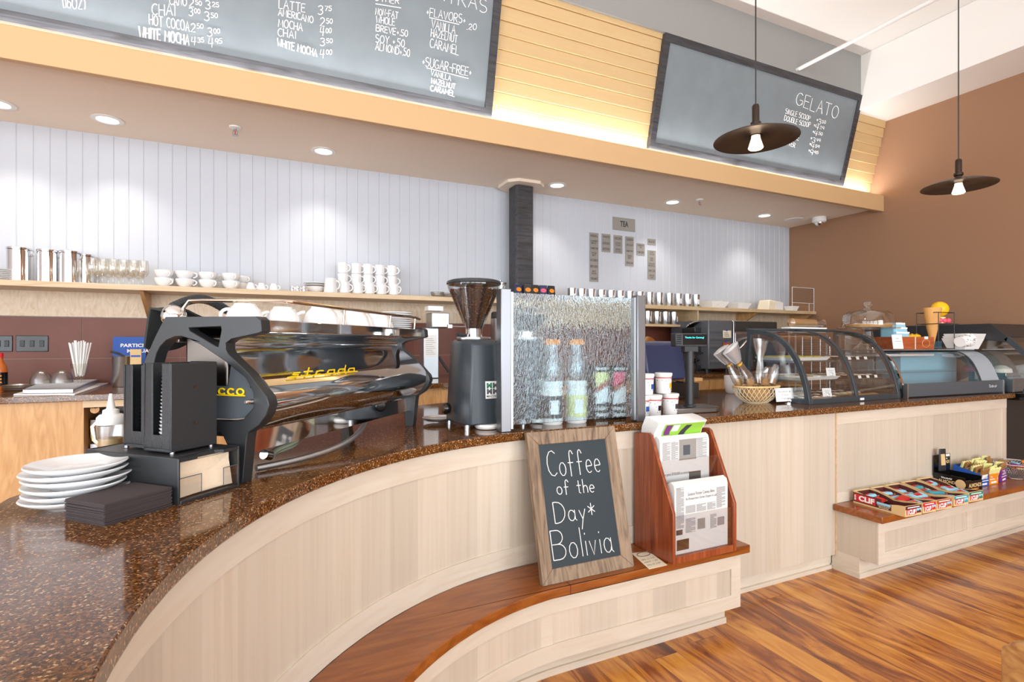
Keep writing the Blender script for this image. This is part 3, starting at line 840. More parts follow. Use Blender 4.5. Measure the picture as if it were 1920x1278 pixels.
writing(b, xc, [
    ('(16OZ)', 118, 12, 160, 14, 24), ('CANO', 318, 6, 350, 9, 18), ('250', 355, 10, 378, 14, 18), ('325', 385, 14, 410, 17, 18),
    ('CHAI', 285, 25, 328, 27, 25), ('300', 354, 27, 375, 29, 18), ('350', 383, 36, 408, 38, 19),
    ('HOT COCOA', 280, 43, 355, 57, 22), ('250', 358, 57, 381, 57, 18), ('300', 389, 66, 412, 66, 19),
    ('WHITE MOCHA', 261, 67, 355, 83, 24, .0048), ('435', 359, 83, 382, 83, 19), ('495', 391, 88, 416, 86, 21),
    ('LATTE', 523, 14, 572, 20, 19), ('375', 596, 25, 621, 24, 20), ('AMERICANO', 522, 26, 587, 41, 15), ('250', 600, 47, 623, 48, 19),
    ('MOCHA', 522, 48, 567, 56, 17), ('400', 600, 65, 621, 66, 19), ('CHAI', 521, 66, 554, 70, 17), ('350', 600, 83, 623, 84, 17),
    ('WHITE MOCHA', 520, 84, 594, 104, 16, .0042), ('400', 600, 107, 622, 106, 19),
    ('OTHER', 702, -1, 748, 6, 14), ('NON-FAT', 704, 25, 746, 33, 15), ('WHOLE', 705, 40, 740, 46, 15), ('BREVE+.50', 705, 56, 764, 67, 14),
    ('SOY +.50', 704, 76, 758, 87, 17), ('ALMOND+.50', 704, 91, 768, 104, 16),
    ('EXTRAS', 800, -8, 912, 22, 30), ('+FLAVORS+', 799, 27, 872, 43, 19), ('.20', 875, 53, 893, 54, 13),
    ('VANILLA', 809, 50, 853, 62, 18), ('HAZELNUT', 808, 66, 857, 78, 17), ('CARAMEL', 806, 86, 859, 101, 20),
    ('+SUGAR-FREE+', 791, 121, 883, 141, 20), ('VANILLA', 808, 139, 845, 150, 12), ('HAZELNUT', 809, 154, 853, 165, 12, .0042), ('CARAMEL', 807, 168, 852, 179, 12, .0045)], .0026)
lines(b, xc, [(704, 5, 752, 13), (805, 31, 861, 44), (800, 125, 878, 145)], .0028)
under(kid(b, 'chalkboard'), 'chalk_lettering', 'chalk_underline')
b, xc = board('menu_board', 'chalkboard gelato menu at the right end of the bulkhead', 3.09, 5.755, 0, .925)
writing(b, xc, [
    ('GELATO', 1491, 195, 1569, 222, 27), ('SINGLE SCOOP', 1472, 211, 1518, 225, 11), ('$350', 1533, 231, 1547, 234, 11),
    ('DOUBLE SCOOP', 1470, 224, 1518, 238, 11), ('$429', 1528, 241, 1544, 245, 11), ('RE', 1486, 244, 1498, 249, 10), ('$450', 1526, 253, 1541, 256, 11),
    ('WAFFLE CONE', 1453, 249, 1497, 262, 10), ('$349', 1522, 265, 1537, 268, 11), ('HALF LITER', 1452, 262, 1490, 275, 10), ('$459', 1520, 276, 1535, 280, 11), ('$995', 1518, 288, 1533, 291, 11)], .0026)

under(kid(b, 'chalkboard'), 'chalk_lettering')
# ================================================================ tea tags screwed to the beadboard
TAGY = YB - .001
def tea_tag(cx, cy, w, h, text, label, group=None):
    """cx, cy in the survey photo; each tag is a thin grey plate hung on the wall"""
    p = ony(1040 + cx / 5.808, 400 + cy / 5.808, YB)
    t = thing('tea_tag', label, 'sign', (p.x, TAGY, p.z - h / 2), 0, 'tea tags on the beadboard')
    MB().box(-w / 2, w / 2, -.006, 0, 0, h).build('plate', tag_grey, t, bev=.001)
    mb = MB()
    rows = text.split('|')
    n = len(rows)
    rh = h * (.40 if n == 1 else .26)
    for i, rw in enumerate(rows):
        ww = min(w * .8, rh * .66 * len(rw))
        zc = h / 2 + ((n - 1) / 2 - i) * rh * 1.35
        printed(mb, rw, (-ww / 2, -.0066, zc - rh / 2), (1, 0, 0), (0, 0, 1), ww, rh, bold=.012)
    mb.build('lettering', ink, t)
    under(kid(t, 'plate'), 'lettering')
p = ony(1040 + 752 / 5.808, 400 + 120 / 5.808, YB)
t = thing('tea_sign', 'large grey plate reading TEA above the small tags', 'sign', (p.x, TAGY, p.z - .07))
MB().box(-.15, .15, -.008, 0, 0, .14).build('plate', tag_grey, t, bev=.001)
mb = MB(); printed(mb, 'TEA', (-.055, -.0086, .042), (1, 0, 0), (0, 0, 1), .11, .062, bold=.03); mb.build('lettering', ink, t)
cols = [('first', 425, (245, 312, 380, 443, 510, 577, 642, 710), ['HERBAL', 'CHAMOMILE|MEDLEY', 'CINNAMON PLUM', 'GINGER|MINT', 'ROOIBOS', 'BERRY BLEND', 'MATE|BLEND', 'YERBA MATE']),
        ('second', 557, (257, 325, 388), ['WHITE', 'SILVER NEEDLE', 'WHITE PEONY']),
        ('third', 687, (272, 335, 403), ['OOLONG', 'COCONUT|OOLONG', 'SPRING|OF WULI']),
        ('fourth', 812, (286, 348, 413, 475, 540), ['GREEN', 'JADE CLOUD', 'JASMINE PEARL', 'GREEN|MINT', 'SENCHA']),
        ('fifth', 933, (360, 424), ['EVENING|TEA', 'PLUM GREEN']),
        ('sixth', 1053, (310, 435, 500, 560, 625, 687), ['BLACK', 'SWEET|CEYLON', 'EARL|GREY', 'ENGLISH|BREAKFAST', 'DARK CHAI', 'SPICED|CHAI'])]
for nm, cx, ys, tx in cols:
    for k, (cy, s_) in enumerate(zip(ys, tx)):
        if k == 0 and nm not in ('fifth',):
            lab = 'grey heading tag reading %s in the tea chart' % s_
        else:
            lab = 'small grey tea tag, %s from the top of the %s column from the left' % (ORD[k], nm)
        tea_tag(cx, cy, .115, .066, s_, lab)

# ================================================================ things on the long shelf
ZT = 1.77
def sx(u, y): return ony(u, 600, y).x
# stack of plates at the far left
proto = None
for k in range(7):
    if proto is None:
        o = proto = tag(MB().lathe([(0, .004), (.06, .004), (.102, .011), (.104, .0125), (.1, .0135), (.06, .008), (0, .008)], n=32).build('side_plate', porcelain), 'x', 'plate')
    else:
        o = proto.copy(); COL.objects.link(o)
    o.location = (sx(2, 4.6), 4.6, ZT - .004 + k * .0115)
    tag(o, 'white side plate, %s from the bottom of the stack left of the canisters' % ORD[k], 'plate', 'side plates at the far left of the shelf')
# chrome canisters
labs = ['tall chrome canister, leftmost of the four on the shelf', 'second chrome canister from the left on the shelf', 'third chrome canister from the left on the shelf', 'rearmost chrome canister half hidden behind the goblets']
cn = None
for k, (u, y, r, h) in enumerate(((35, 4.6, .062, .235), (89, 4.6, .056, .232), (131, 4.6, .056, .232), (158, 4.70, .056, .228))):
    t = thing('canister', labs[k], 'canister', (sx(u, y), y, ZT), 0, 'chrome canisters on the shelf')
    MB().lathe([(0, 0), (r, 0), (r, h - .024), (r - .004, h - .02), (0, h - .02)], n=32).build('body', chrome, t)
    MB().lathe([(0, h - .019), (r + .004, h - .019), (r + .004, h - .008), (r - .006, h - .002), (r - .012, h), (0, h)], n=32).build('lid', chrome, t)
    mb = MB().tube([(r - .002, -.014, h - .06), (r + .012, -.014, h - .05), (r + .012, -.014, h - .02), (r, -.014, h - .014)], .002, 6)
    mb.tube([(r - .002, .014, h - .06), (r + .012, .014, h - .05), (r + .012, .014, h - .02), (r, .014, h - .014)], .002, 6)
    mb.build('clasp', steel, t)
    under(kid(t, 'lid'), 'clasp')
# stemmed goblets in two rows
gp = None
k = 0
for row, y, us in (('front', 4.50, (172, 192, 212, 231, 250, 268)), ('back', 4.63, (150, 183, 203, 223, 242, 260))):
    for i, u in enumerate(us):
        if gp is None:
            gp = thing('goblet', 'x', 'glass')
            MB().lathe([(.012, .062), (.03, .07), (.041, .09), (.045, .12), (.042, .15), (.036, .185), (.0345, .185), (.04, .15), (.043, .12), (.039, .091), (.028, .072), (0, .066)], n=20).build('bowl', stem_glass, gp)
            MB().lathe([(0, 0), (.034, 0), (.034, .003), (.01, .007), (.006, .02), (.009, .036), (.006, .05), (.014, .064), (0, .066)], n=16).build('stem', stem_glass, gp)
            o = gp
        else:
            o = dup(gp, (0, 0, 0))
        o.location = (sx(u, y), y, ZT); o.scale = (.84, .84, .96)
        tag(o, 'clear stemmed goblet, %s from the left in the %s row beside the canisters' % (ORD[i], row), 'glass', 'goblets on the shelf')
# wide cups in pairs, one upside on the other
def handle(mb, r, z0, z1, out, rr=.005, a=0):
    pts = []
    for i in range(9):
        q = PI * i / 8
        zz = (z0 + z1) / 2 + math.cos(q) * (z1 - z0) / 2
        d = r + math.sin(q) * out
        pts.append((d * math.cos(a), d * math.sin(a), zz))
    return mb.tube(pts, rr, 8)
def cup(name, r, h, foot, label, cat='cup'):
    t = thing(name, label, cat)
    MB().lathe([(0, .003), (foot, 0), (foot + .002, .006), (r * .82, h * .34), (r * .98, h * .72), (r, h), (r - .004, h), (r * .94, h * .72), (r * .78, h * .36), (foot, .012), (0, .01)], n=28).build('body', porcelain, t)
    handle(MB(), r * .93, h * .3, h * .85, r * .42).build('handle', porcelain, t)
    return t
cp = cup('cappuccino_cup', .062, .062, .032, 'x')
first = True
for row, y, us in (('front', 4.52, (308, 347, 390, 433)), ('back', 4.66, (326, 368, 411, 453))):
    for i, u in enumerate(us):
        for lv in range(2):
            o = cp if first else dup(cp, (0, 0, 0)); first = False
            o.location = (sx(u, y), y, ZT + lv * .055)
            o.rotation_euler = (0, 0, R(random.uniform(-70, -20)))
            tag(o, 'wide white cup, %s of the %s pair from the left in the %s row' % (('bottom', 'top')[lv], ORD[i], row), 'cup', 'wide cups paired on the shelf')
ep = None
for i, u in enumerate((470, 490, 513)):
    if ep is None:
        ep = o = thing('espresso_cup', 'x', 'cup')
        MB().lathe([(0, .056), (.018, .056), (.02, .05), (.032, .02), (.034, 0), (.031, 0), (.028, .02), (0, .045)], n=22).build('body', porcelain, ep)
        handle(MB(), .03, .008, .04, .02, .0035).build('handle', porcelain, ep)
    else:
        o = dup(ep, (0, 0, 0))
    o.location = (sx(u, 4.5), 4.5, ZT); o.rotation_euler = (0, 0, R(-25))
    tag(o, 'small upturned white espresso cup, %s from the left beyond the wide cups' % ORD[i], 'cup', 'upturned espresso cups')
# little metal creamers
cr = None
for i, u in enumerate((548, 553, 558, 564, 570)):
    if cr is None:
        cr = o = thing('metal_creamer', 'x', 'jug')
        MB().lathe([(0, 0), (.013, 0), (.016, .012), (.012, .026), (.014, .04), (.012, .04), (0, .006)], n=16).build('body', chrome, cr)
        handle(MB(), .012, .012, .032, .012, .002).build('handle', chrome, cr)
    else:
        o = dup(cr, (0, 0, 0))
    y = 4.47 + (i % 2) * .05
    o.location = (sx(u, y), y, ZT)
    tag(o, 'tiny metal creamer, %s from the left in the cluster before the plates' % ORD[i], 'jug', 'tiny metal creamers')
# saucers on a bowl, single tall mug
x, y = sx(592, 4.58), 4.58
tag(MB().lathe([(0, .002), (.04, 0), (.045, .004), (.07, .03), (.082, .052), (.079, .052), (.066, .03), (.04, .008), (0, .006)], n=28).build('soup_bowl', porcelain, loc=(x, y, ZT)), 'white bowl under two plates left of the mugs', 'bowl')
for k in range(2):
    tag(MB().lathe([(0, 0), (.05, 0), (.092, .012), (.09, .015), (.05, .005), (0, .005)], n=28).build('side_plate', porcelain, loc=(x, y, ZT + .0525 + k * .016)), ('white plate resting on the bowl left of the mugs', 'topmost white plate on the bowl left of the mugs')[k], 'plate')
t = thing('latte_mug', 'tall tapered white mug standing alone beside the stacked mugs', 'mug', (sx(620, 4.47), 4.47, ZT))
MB().lathe([(0, 0), (.052, 0), (.053, .006), (.044, .115), (.041, .115), (.049, .008), (0, .006)], n=28).build('body', porcelain, t)
handle(MB(), .045, .03, .095, .028, .006, a=R(-25)).build('handle', porcelain, t)
# mugs
mp = None
def mug_at(u, y, z, label):
    global mp
    if mp is None:
        mp = o = thing('coffee_mug', label, 'mug')
        MB().lathe([(0, .004), (.034, 0), (.041, .006), (.0425, .06), (.043, .088), (.0395, .088), (.039, .06), (.037, .01), (0, .008)], n=26).build('body', porcelain, mp)
        handle(MB(), .041, .02, .072, .026, .005).build('handle', porcelain, mp)
    else:
        o = dup(mp, (0, 0, 0))
    o.location = (sx(u, y), y, z); o.rotation_euler = (0, 0, R(random.uniform(-40, -15)))
    tag(o, label, 'mug', 'stacked coffee mugs')
for i, u in enumerate((646, 671, 693, 715, 738)):
    mug_at(u, 4.48, ZT, 'white mug, %s from the left in the single front row of mugs' % ORD[i])
for i, u in enumerate((643, 668, 690, 712, 735)):
    for k in range(3):
        mug_at(u, 4.62, ZT + k * .0885, 'white mug, %s of the %s three-high stack from the left' % (('bottom', 'middle', 'top')[k], ORD[i]))
# glass dishes
for i, (u, h) in enumerate(((820, .05), (838, .048), (858, .042))):
    tag(MB().lathe([(0, .002), (.03, 0), (.055, .02), (.062, h), (.059, h), (.052, .021), (.03, .004), (0, .005)], n=24).build('glass_dish', frost_film, loc=(sx(u, 4.55 + .05 * (i % 2)), 4.55 + .05 * (i % 2), ZT)),
        ('pale glass dish, left one of three low dishes behind the grinder hopper', 'pale glass dish, middle one of three low dishes behind the grinder hopper', 'pale glass dish nearest the grinder hopper')[i], 'dish', 'glass dishes on the shelf')
t = thing('glass_jug', 'glass jug with a metal lid and handle behind the grinder hopper', 'jug', (sx(938, 4.56), 4.56, ZT))
MB().lathe([(0, .002), (.056, 0), (.058, .01), (.056, .15), (.053, .15), (.054, .012), (0, .006)], n=26).build('beaker', glass, t)
MB().lathe([(0, .152), (.06, .152), (.06, .162), (.03, .172), (.008, .176), (.01, .19), (0, .192)], n=24).build('lid', steel, t)
handle(MB(), .056, .03, .14, .035, .005, a=R(-25)).build('handle', glass, t)
# coffee bags
for i, (u, num, rz) in enumerate(((971, '', 8), (989, '2', -6), (1003, '3', 4), (1018, '4', -8), (1033, '9', 5))):
    t = thing('coffee_bag', 'black coffee bag, %s from the left of five beside the black post' % ORD[i], 'bag', (sx(u, 4.462), 4.462, ZT), R(rz), 'coffee bags on the shelf')
    MB().hexa([(-.042, -.03, 0), (.042, -.03, 0), (.042, .03, 0), (-.042, .03, 0)], [(-.04, -.008, .15), (.04, -.008, .15), (.04, .004, .15), (-.04, .004, .15)]).build('pouch', (black_plastic, navy)[i in (0, 3)], t, bev=.006)
    q = Vector((0, -.0312, 0)); up = Vector((0, .022, .15)).normalized()
    mb = MB().add([q + Vector((math.cos(a) * .028, 0, 0)) + up * (.1 + math.sin(a) * .02) for a in [2 * PI * j / 20 for j in range(20)]], [tuple(range(20))])
    mb.build('oval_label', orange if i != 3 else pink, t)
    if num:
        mb = MB(); printed(mb, num, q + Vector((-.012, 0, 0)) + up * .025, (1, 0, 0), up, .022, .04, bold=.02); mb.build('number', orange, t)
# tea tins
tp = None
def tin_at(u, y, z, label):
    global tp
    if tp is None:
        tp = o = thing('tea_tin', label, 'tin')
        MB().lathe([(0, 0), (.043, 0), (.044, .002), (.044, .112), (0, .112)], n=28).build('body', tin_metal, tp)
        MB().lathe([(0, .112), (.0455, .112), (.0455, .138), (.043, .141), (.036, .141), (.034, .138), (0, .138)], n=28).build('lid', tin_metal, tp)
        MB().add([(.0446 * math.sin(a), -.0446 * math.cos(a), z_) for z_ in (.03, .085) for a in [R(-5 + 8 * q) for q in range(6)]], [(q, q + 1, q + 7, q + 6) for q in range(5)]).build('paper_label', paper, tp)
    else:
        o = dup(tp, (0, 0, 0))
    o.location = (sx(u, y), y, z); o.rotation_euler = (0, 0, R(random.uniform(-15, 25)))
    tag(o, label, 'tin', 'silver tea tins')
for i, u in enumerate((1072, 1090, 1108, 1127, 1145, 1162, 1180, 1199, 1217, 1235, 1254, 1271, 1288, 1304)):
    tin_at(u, 4.5, ZT, 'silver tea tin, %s from the left on the upper shelf' % ORD[i])
for i, u in enumerate((1214, 1231, 1247, 1263)):
    tin_at(u, 4.52, 1.572, 'silver tea tin, %s from the left on the lower shelf' % ORD[i])
# paper boats
def boat(u, y, l, w, h, label, fill=True):
    t = thing('paper_boat', label, 'tray', (sx(u, y), y, ZT), R(4))
    b0, b1 = .66, 1
    mb = MB()
    B = [(-l / 2 * b0, -w / 2 * b0, 0), (l / 2 * b0, -w / 2 * b0, 0), (l / 2 * b0, w / 2 * b0, 0), (-l / 2 * b0, w / 2 * b0, 0)]
    T = [(-l / 2, -w / 2, h), (l / 2, -w / 2, h), (l / 2, w / 2, h), (-l / 2, w / 2, h)]
    mb.add(B + T, [(0, 1, 2, 3), (0, 1, 5, 4), (1, 2, 6, 5), (2, 3, 7, 6), (3, 0, 4, 7)])
    mb.build('tray', paper, t, solid=.002)
    if fill:
        mb = MB()
        for q in range(4):
            mb.at((random.uniform(-.03, .03), random.uniform(-.02, .02), .03 + q * .014), rz=R(random.uniform(-18, 18)), rx=R(random.uniform(-10, 10)), ry=R(random.uniform(-9, 9)))
            mb.box(-l * .36, l * .36, -w * .33, w * .33, 0, .006)
        mb.build('napkins', cream_card, t)
boat(1338, 4.56, .29, .2, .075, 'large white paper food boat holding folded napkins beside the tea tins')
boat(1385, 4.54, .24, .17, .07, 'empty white paper food boat right of the napkin boat', False)
boat(1484, 4.52, .13, .12, .06, 'small white paper boat near the right end of the shelf', False)
t = thing('paper_bag_stack', 'cream plastic sleeve of white paper trays near the right end of the shelf', 'bag', (sx(1444, 4.56), 4.56, ZT), R(6))
MB().hexa([(-.16, -.08, .002), (.14, -.08, .002), (.14, .08, .002), (-.16, .08, .002)], [(-.12, -.07, .125), (.13, -.07, .11), (.13, .07, .11), (-.12, .07, .125)]).build('sleeve', cream_card, t, bev=.012)
MB().box(-.02, .13, -.086, -.081, .012, .1).build('tray_edge', paper, t)
t = thing('wire_menu_frame', 'thin white wire rack standing at the right end of the shelf', 'rack', (sx(1506, 4.45), 4.45, ZT))
w = .2
mb = MB()
for a, b_ in (((-w, 0, 0), (-w, 0, .29)), ((w, 0, -.01), (w, 0, .29)), ((-w, 0, .29), (w, 0, .29)), ((-w, 0, .1), (w, 0, .1)), ((.11, 0, 0), (.11, 0, .1)), ((.11, 0, 0), (w, 0, 0)), ((-w, .0, .003), (-w, .12, .003)), ((-w, .12, .003), (w, .12, .003)), ((w, 0, .003), (w, .12, .003))):
    mb.rod(a, b_, .003, 6)
mb.build('wire', white_plastic, t)
MB().box(-w + .003, w - .003, -.001, .001, .1, .288).build('clear_panel', acrylic, t)
# ================================================================ things on the back counter
ZB2 = ZB
def bx(u, y): return ony(u, 600, y).x
# sauce bottle at the left edge
t = thing('sauce_bottle', 'amber sauce bottle with a black label at the left edge', 'bottle', (bx(0, 4.35), 4.35, ZB2))
MB().lathe([(0, 0), (.034, 0), (.036, .006), (.036, .12), (.03, .15), (.015, .18), (.014, .2), (0, .2)], n=22).build('body', amber, t)
MB().lathe([(.0365, .025), (.0365, .11)], n=22).build('paper_label', black_gloss, t)
MB().cyl((0, 0, .2), .016, .03, 14).build('cap', red, t)
mb = MB()
for q in range(3):
    mb.box(-.02, .02, -.0372, -.0366, .045 + q * .02, .053 + q * .02)
mb.build('label_print', orange, t)
# outlet plates
for i, (u0, u1) in enumerate(((-30, 24), (30, 91))):
    p0, p1 = ony(u0, 659, YB - .013), ony(u1, 629, YB - .013)
    t = thing('outlet_plate', ('black outlet plate on the tile at the left edge', 'black switch plate on the tile above the domed lids')[i], 'outlet', ((p0.x + p1.x) / 2, YB - .0125, p0.z))
    w = (p1.x - p0.x) / 2; h = p1.z - p0.z
    MB().box(-w, w, -.006, 0, 0, h).build('cover', black_gloss, t, bev=.003)
    for q in (-1, 0, 1):
        MB().box(q * w * .6 - .012, q * w * .6 + .012, -.010, -.006, h * .3, h * .7).build('switch', black_plastic, t, bev=.002)
    under(kid(t, 'cover'), 'switch')
# clear lids and domes
for k in range(3):
    tag(MB().lathe([(0, .004), (.07, .004), (.078, .01), (.08, .013), (.078, .014), (.068, .006), (0, .006)], n=26).build('clear_lid', frost_film, loc=(bx(35, 4.25), 4.25, ZB2 + k * .012 - .002)),
        ('bottom clear plastic lid of the low stack by the sauce bottle', 'middle clear plastic lid of the low stack by the sauce bottle', 'top clear plastic lid of the low stack by the sauce bottle')[k], 'lid', 'clear lids in a low stack')
for i, u in enumerate((77, 116)):
    tag(MB().lathe([(.064, 0), (.06, .004), (.057, .06), (.045, .095), (.02, .115), (0, .118)], n=26).build('domed_lid', frost_film, loc=(bx(u, 4.35), 4.35, ZB2)),
        ('left clear domed lid on the back counter', 'right clear domed lid beside the straw glass')[i], 'lid', 'clear domed lids')
# straws in a sundae glass
xs = bx(149, 4.3)
t = thing('sundae_glass', 'footed sundae glass holding wrapped straws on the back counter', 'glass', (xs, 4.3, ZB2))
MB().lathe([(0, 0), (.036, 0), (.036, .004), (.012, .012), (.008, .022), (.014, .03), (.008, .04), (.012, .056), (.03, .066), (.042, .1), (.048, .16), (.046, .16), (.04, .1), (.027, .069), (0, .062)], n=24).build('glass_body', stem_glass, t)
st = None
for k in range(22):
    a = k * 2.4; rr = .004 + .024 * math.sqrt(k / 22)
    x, y = rr * math.cos(a), rr * math.sin(a)
    o = MB().rod((0, 0, 0), (0, 0, .215), .0042, 6).build('wrapped_straw', paper) if st is None else st.copy()
    if st is None: st = o
    else: COL.objects.link(o)
    o.location = (xs + x * .75, 4.3 + y * .75, ZB2 + .076)
    o.rotation_euler = (-y * 5.5, x * 6.5, 0)
    o.location.z += .006 * (k % 4)
    tag(o, 'paper-wrapped white straw standing in the sundae glass', 'straw', 'wrapped straws in the sundae glass')
# drip tray on a white board
c = [onz(u, v, ZB2) for u, v in ((25, 741), (140, 741), (205, 719), (95, 722))]
t = tag(MB().hexa(c, [q + Vector((0, 0, .008)) for q in c]).build('cutting_board', white_plastic, bev=.002), 'thin white board under the steel drip tray', 'board')
c = [onz(u, v, ZB2 + .02) for u, v in ((42, 734), (137, 733), (186, 714), (86, 717))]
z0 = Vector((0, 0, -.011)); z1 = Vector((0, 0, .018))
t = thing('drip_tray', 'shallow brushed steel drip tray lying near the straw glass', 'tray')
m_ = sum(c, Vector()) / 4
ci = [q + (m_ - q) * .06 for q in c]
MB().hexa([q + z0 for q in c], [q + z1 - Vector((0, 0, .006)) for q in c]).build('pan', steel, t, bev=.002)
mb = MB()
for i in range(16):
    f = (i + .5) / 16
    a = ci[0].lerp(ci[3], f); b_ = ci[1].lerp(ci[2], f)
    mb.rod(a + Vector((0, 0, .014)), b_ + Vector((0, 0, .014)), .0028, 6)
mb.build('grille', satin_steel, t)
# manual, steel jug with ladle, small kraft pouch
p0, p1 = ony(209, 718, 4.62), ony(272, 642, 4.62)
w = p1.x - p0.x; h = .34
t = thing('manual', 'blue course manual standing against the tile behind the steel jug', 'book', (p0.x, 4.62, ZB2))
MB().at(rx=R(-8)).box(0, w, 0, .012, 0, h).build('cover', blue, t)
mb = MB().at(rx=R(-8)); printed(mb, 'PARTICIPANT', (.045, -.0006, h - .075), (1, 0, 0), (0, 0, 1), .24, .026, bold=.03); printed(mb, 'MANUAL', (.085, -.0006, h - .115), (1, 0, 0), (0, 0, 1), .15, .026, bold=.03)
mb.build('title_lettering', paper, t)
t = thing('steel_canister', 'brushed steel utensil jug in front of the blue manual', 'jug', (bx(232, 4.35), 4.35, ZB2))
MB().lathe([(0, 0), (.062, 0), (.064, .004), (.064, .2), (.067, .204), (.061, .204), (.06, .01), (0, .008)], n=28).build('body', steel, t)
t = tag(MB().tube([(.01, 0, .03), (.0, 0, .205), (-.03, .01, .222), (-.075, .015, .235)], .008, 8).build('ladle', black_plastic, loc=(bx(232, 4.35), 4.35, ZB2)), 'black ladle handle sticking out of the steel utensil jug', 'ladle')
t = thing('sample_box', 'small narrow kraft box standing before the blue manual', 'box', (bx(259, 4.32), 4.25, ZB2), R(6))
MB().box(-.03, .03, -.02, .02, 0, .25).build('carton', kraft, t)
mb = MB()
for q in range(5): mb.box(-.022, .022, -.0206, -.0202, .06 + q * .022, .064 + q * .022)
mb.build('print', mid_ink, t)
MB().box(-.026, .026, -.0208, -.0202, .2, .212).build('blue_stripe', blue, t)
# open bay: grey fridge door and a brush hanging
xb0 = ony(159, 800, 3.85).x
t = thing('under_counter_fridge', 'grey under-counter fridge standing in the open bay', 'fridge', (xb0 + .02, 3.86, 0))
MB().box(0, .40, 0, .4, .0, .78).build('door', satin_steel, t, bev=.004)
MB().box(0, .40, .004, .4, .81, .92).build('control_panel', gun_steel, t, bev=.003)
p = ony(180, 768, 3.82)
t = thing('scrub_brush', 'short dark bristled brush hanging at the open bay', 'brush', (p.x, 3.81, p.z))
MB().at(rx=R(75)).lathe([(0, -.02), (.018, -.02), (.022, 0), (.022, .016), (0, .016)], n=14).build('ferrule', maple_warm, t)
mb = MB()
for q in range(26):
    a = q * 2.4; rr = .018 * math.sqrt(q / 26)
    mb.rod((rr * math.cos(a), -.01 + rr * .3 * math.sin(a), .012), (rr * 2.6 * math.cos(a), -.01 + rr * math.sin(a), .045), .0022, 4)
mb.build('bristles', bronze, t)
MB().rod((0, 0, -.01), (.05, .0, -.03), .006, 8).build('handle', black_plastic, t)
# hot water tower
x, y = bx(806, 4.35), 4.35
t = thing('water_tower', 'tall steel hot water tower with an order sheet taped on', 'dispenser', (x, y, ZB2))
MB().box(-.07, .06, -.06, .06, 0, .42).build('column', satin_steel, t, bev=.006)
MB().box(-.02, .135, -.12, .05, .42, .545).build('head', satin_steel, t, bev=.008)
MB().at((.085, -.12, .49), rx=R(90)).cyl((0, 0, 0), .013, .006, 16).build('button', copper_chrome, t)
MB().box(-.04, .09, -.09, .02, .56, .60).build('top_cap', white_plastic, t, bev=.004)
MB().box(-.065, .04, -.0625, -.0605, .18, .36).build('taped_sheet', paper, t)
mb = MB()
for q in range(9): mb.box(-.055, .03 - (q % 3) * .012, -.0632, -.0626, .2 + q * .016, .203 + q * .016)
mb.build('sheet_print', mid_ink, t)
mb = MB().rod((.062, -.04, .18), (.15, -.05, .05), .011, 8); mb.build('spout_handle', black_plastic, t)
MB().rod((.062, -.02, .2), (.064, -.04, .18), .008, 8).build('pivot', steel, t)
# thermal coffee server on its stand
x, y = bx(940, 4.25), 4.25
t = thing('brewer_stand', 'black coffee brewer base under the thermal server', 'brewer', (x, y, ZB2))
MB().box(-.13, .13, -.13, .13, 0, .03).box(-.13, .13, .04, .13, .03, .27).box(-.13, .13, -.13, .13, .255, .28).build('housing', black_metal, t, bev=.006)
MB().at((-.06, -.13, .14), rx=R(90)).lathe([(0, 0), (.03, 0), (.034, .008), (.02, .012), (0, .012)], n=18).build('dial', steel, t)
t = thing('thermal_server', 'steel thermal coffee server with black top behind the grinder', 'urn', (x, y, ZB2 + .28))
MB().lathe([(0, .03), (.092, .03), (.094, .036), (.094, .225), (0, .225)], n=32).build('body', steel, t)
MB().lathe([(0, 0), (.086, 0), (.09, .006), (.09, .03), (0, .03)], n=30).build('base', black_plastic, t)
MB().lathe([(0, .225), (.092, .225), (.09, .27), (.08, .285), (.02, .29), (.016, .3), (0, .3)], n=30).build('lid', black_plastic, t)
MB().box(-.012, .012, -.118, -.09, .03, .09).build('tap', black_plastic, t, bev=.003)
mb = MB(); printed(mb, 'LUXUS', (-.05, -.0946, .17), (1, 0, 0), (0, 0, 1), .07, .014); mb.at(rz=R(-18)); mb.build('lettering', ink, t)
# round brass-lidded press left of the register
for i, (u, v, z_) in enumerate(((1214, 652, 0),)):
    t = thing('brass_dial', 'round brass gauge on a dark stand left of the register', 'gauge', (bx(1214, 4.3), 4.3, ZB2))
    MB().box(-.06, .06, -.02, .1, 0, .20).build('stand', black_metal, t, bev=.006)
    MB().at((0, -.02, .255), rx=R(80)).lathe([(0, -.01), (.1, -.01), (.11, 0), (.104, .012), (.09, .016), (.04, .02), (0, .02)], n=32).build('disc', copper_chrome, t)
    MB().at((0, -.04, .255), rx=R(80)).cyl((0, 0, 0), .012, .02, 12).build('hub', steel, t)
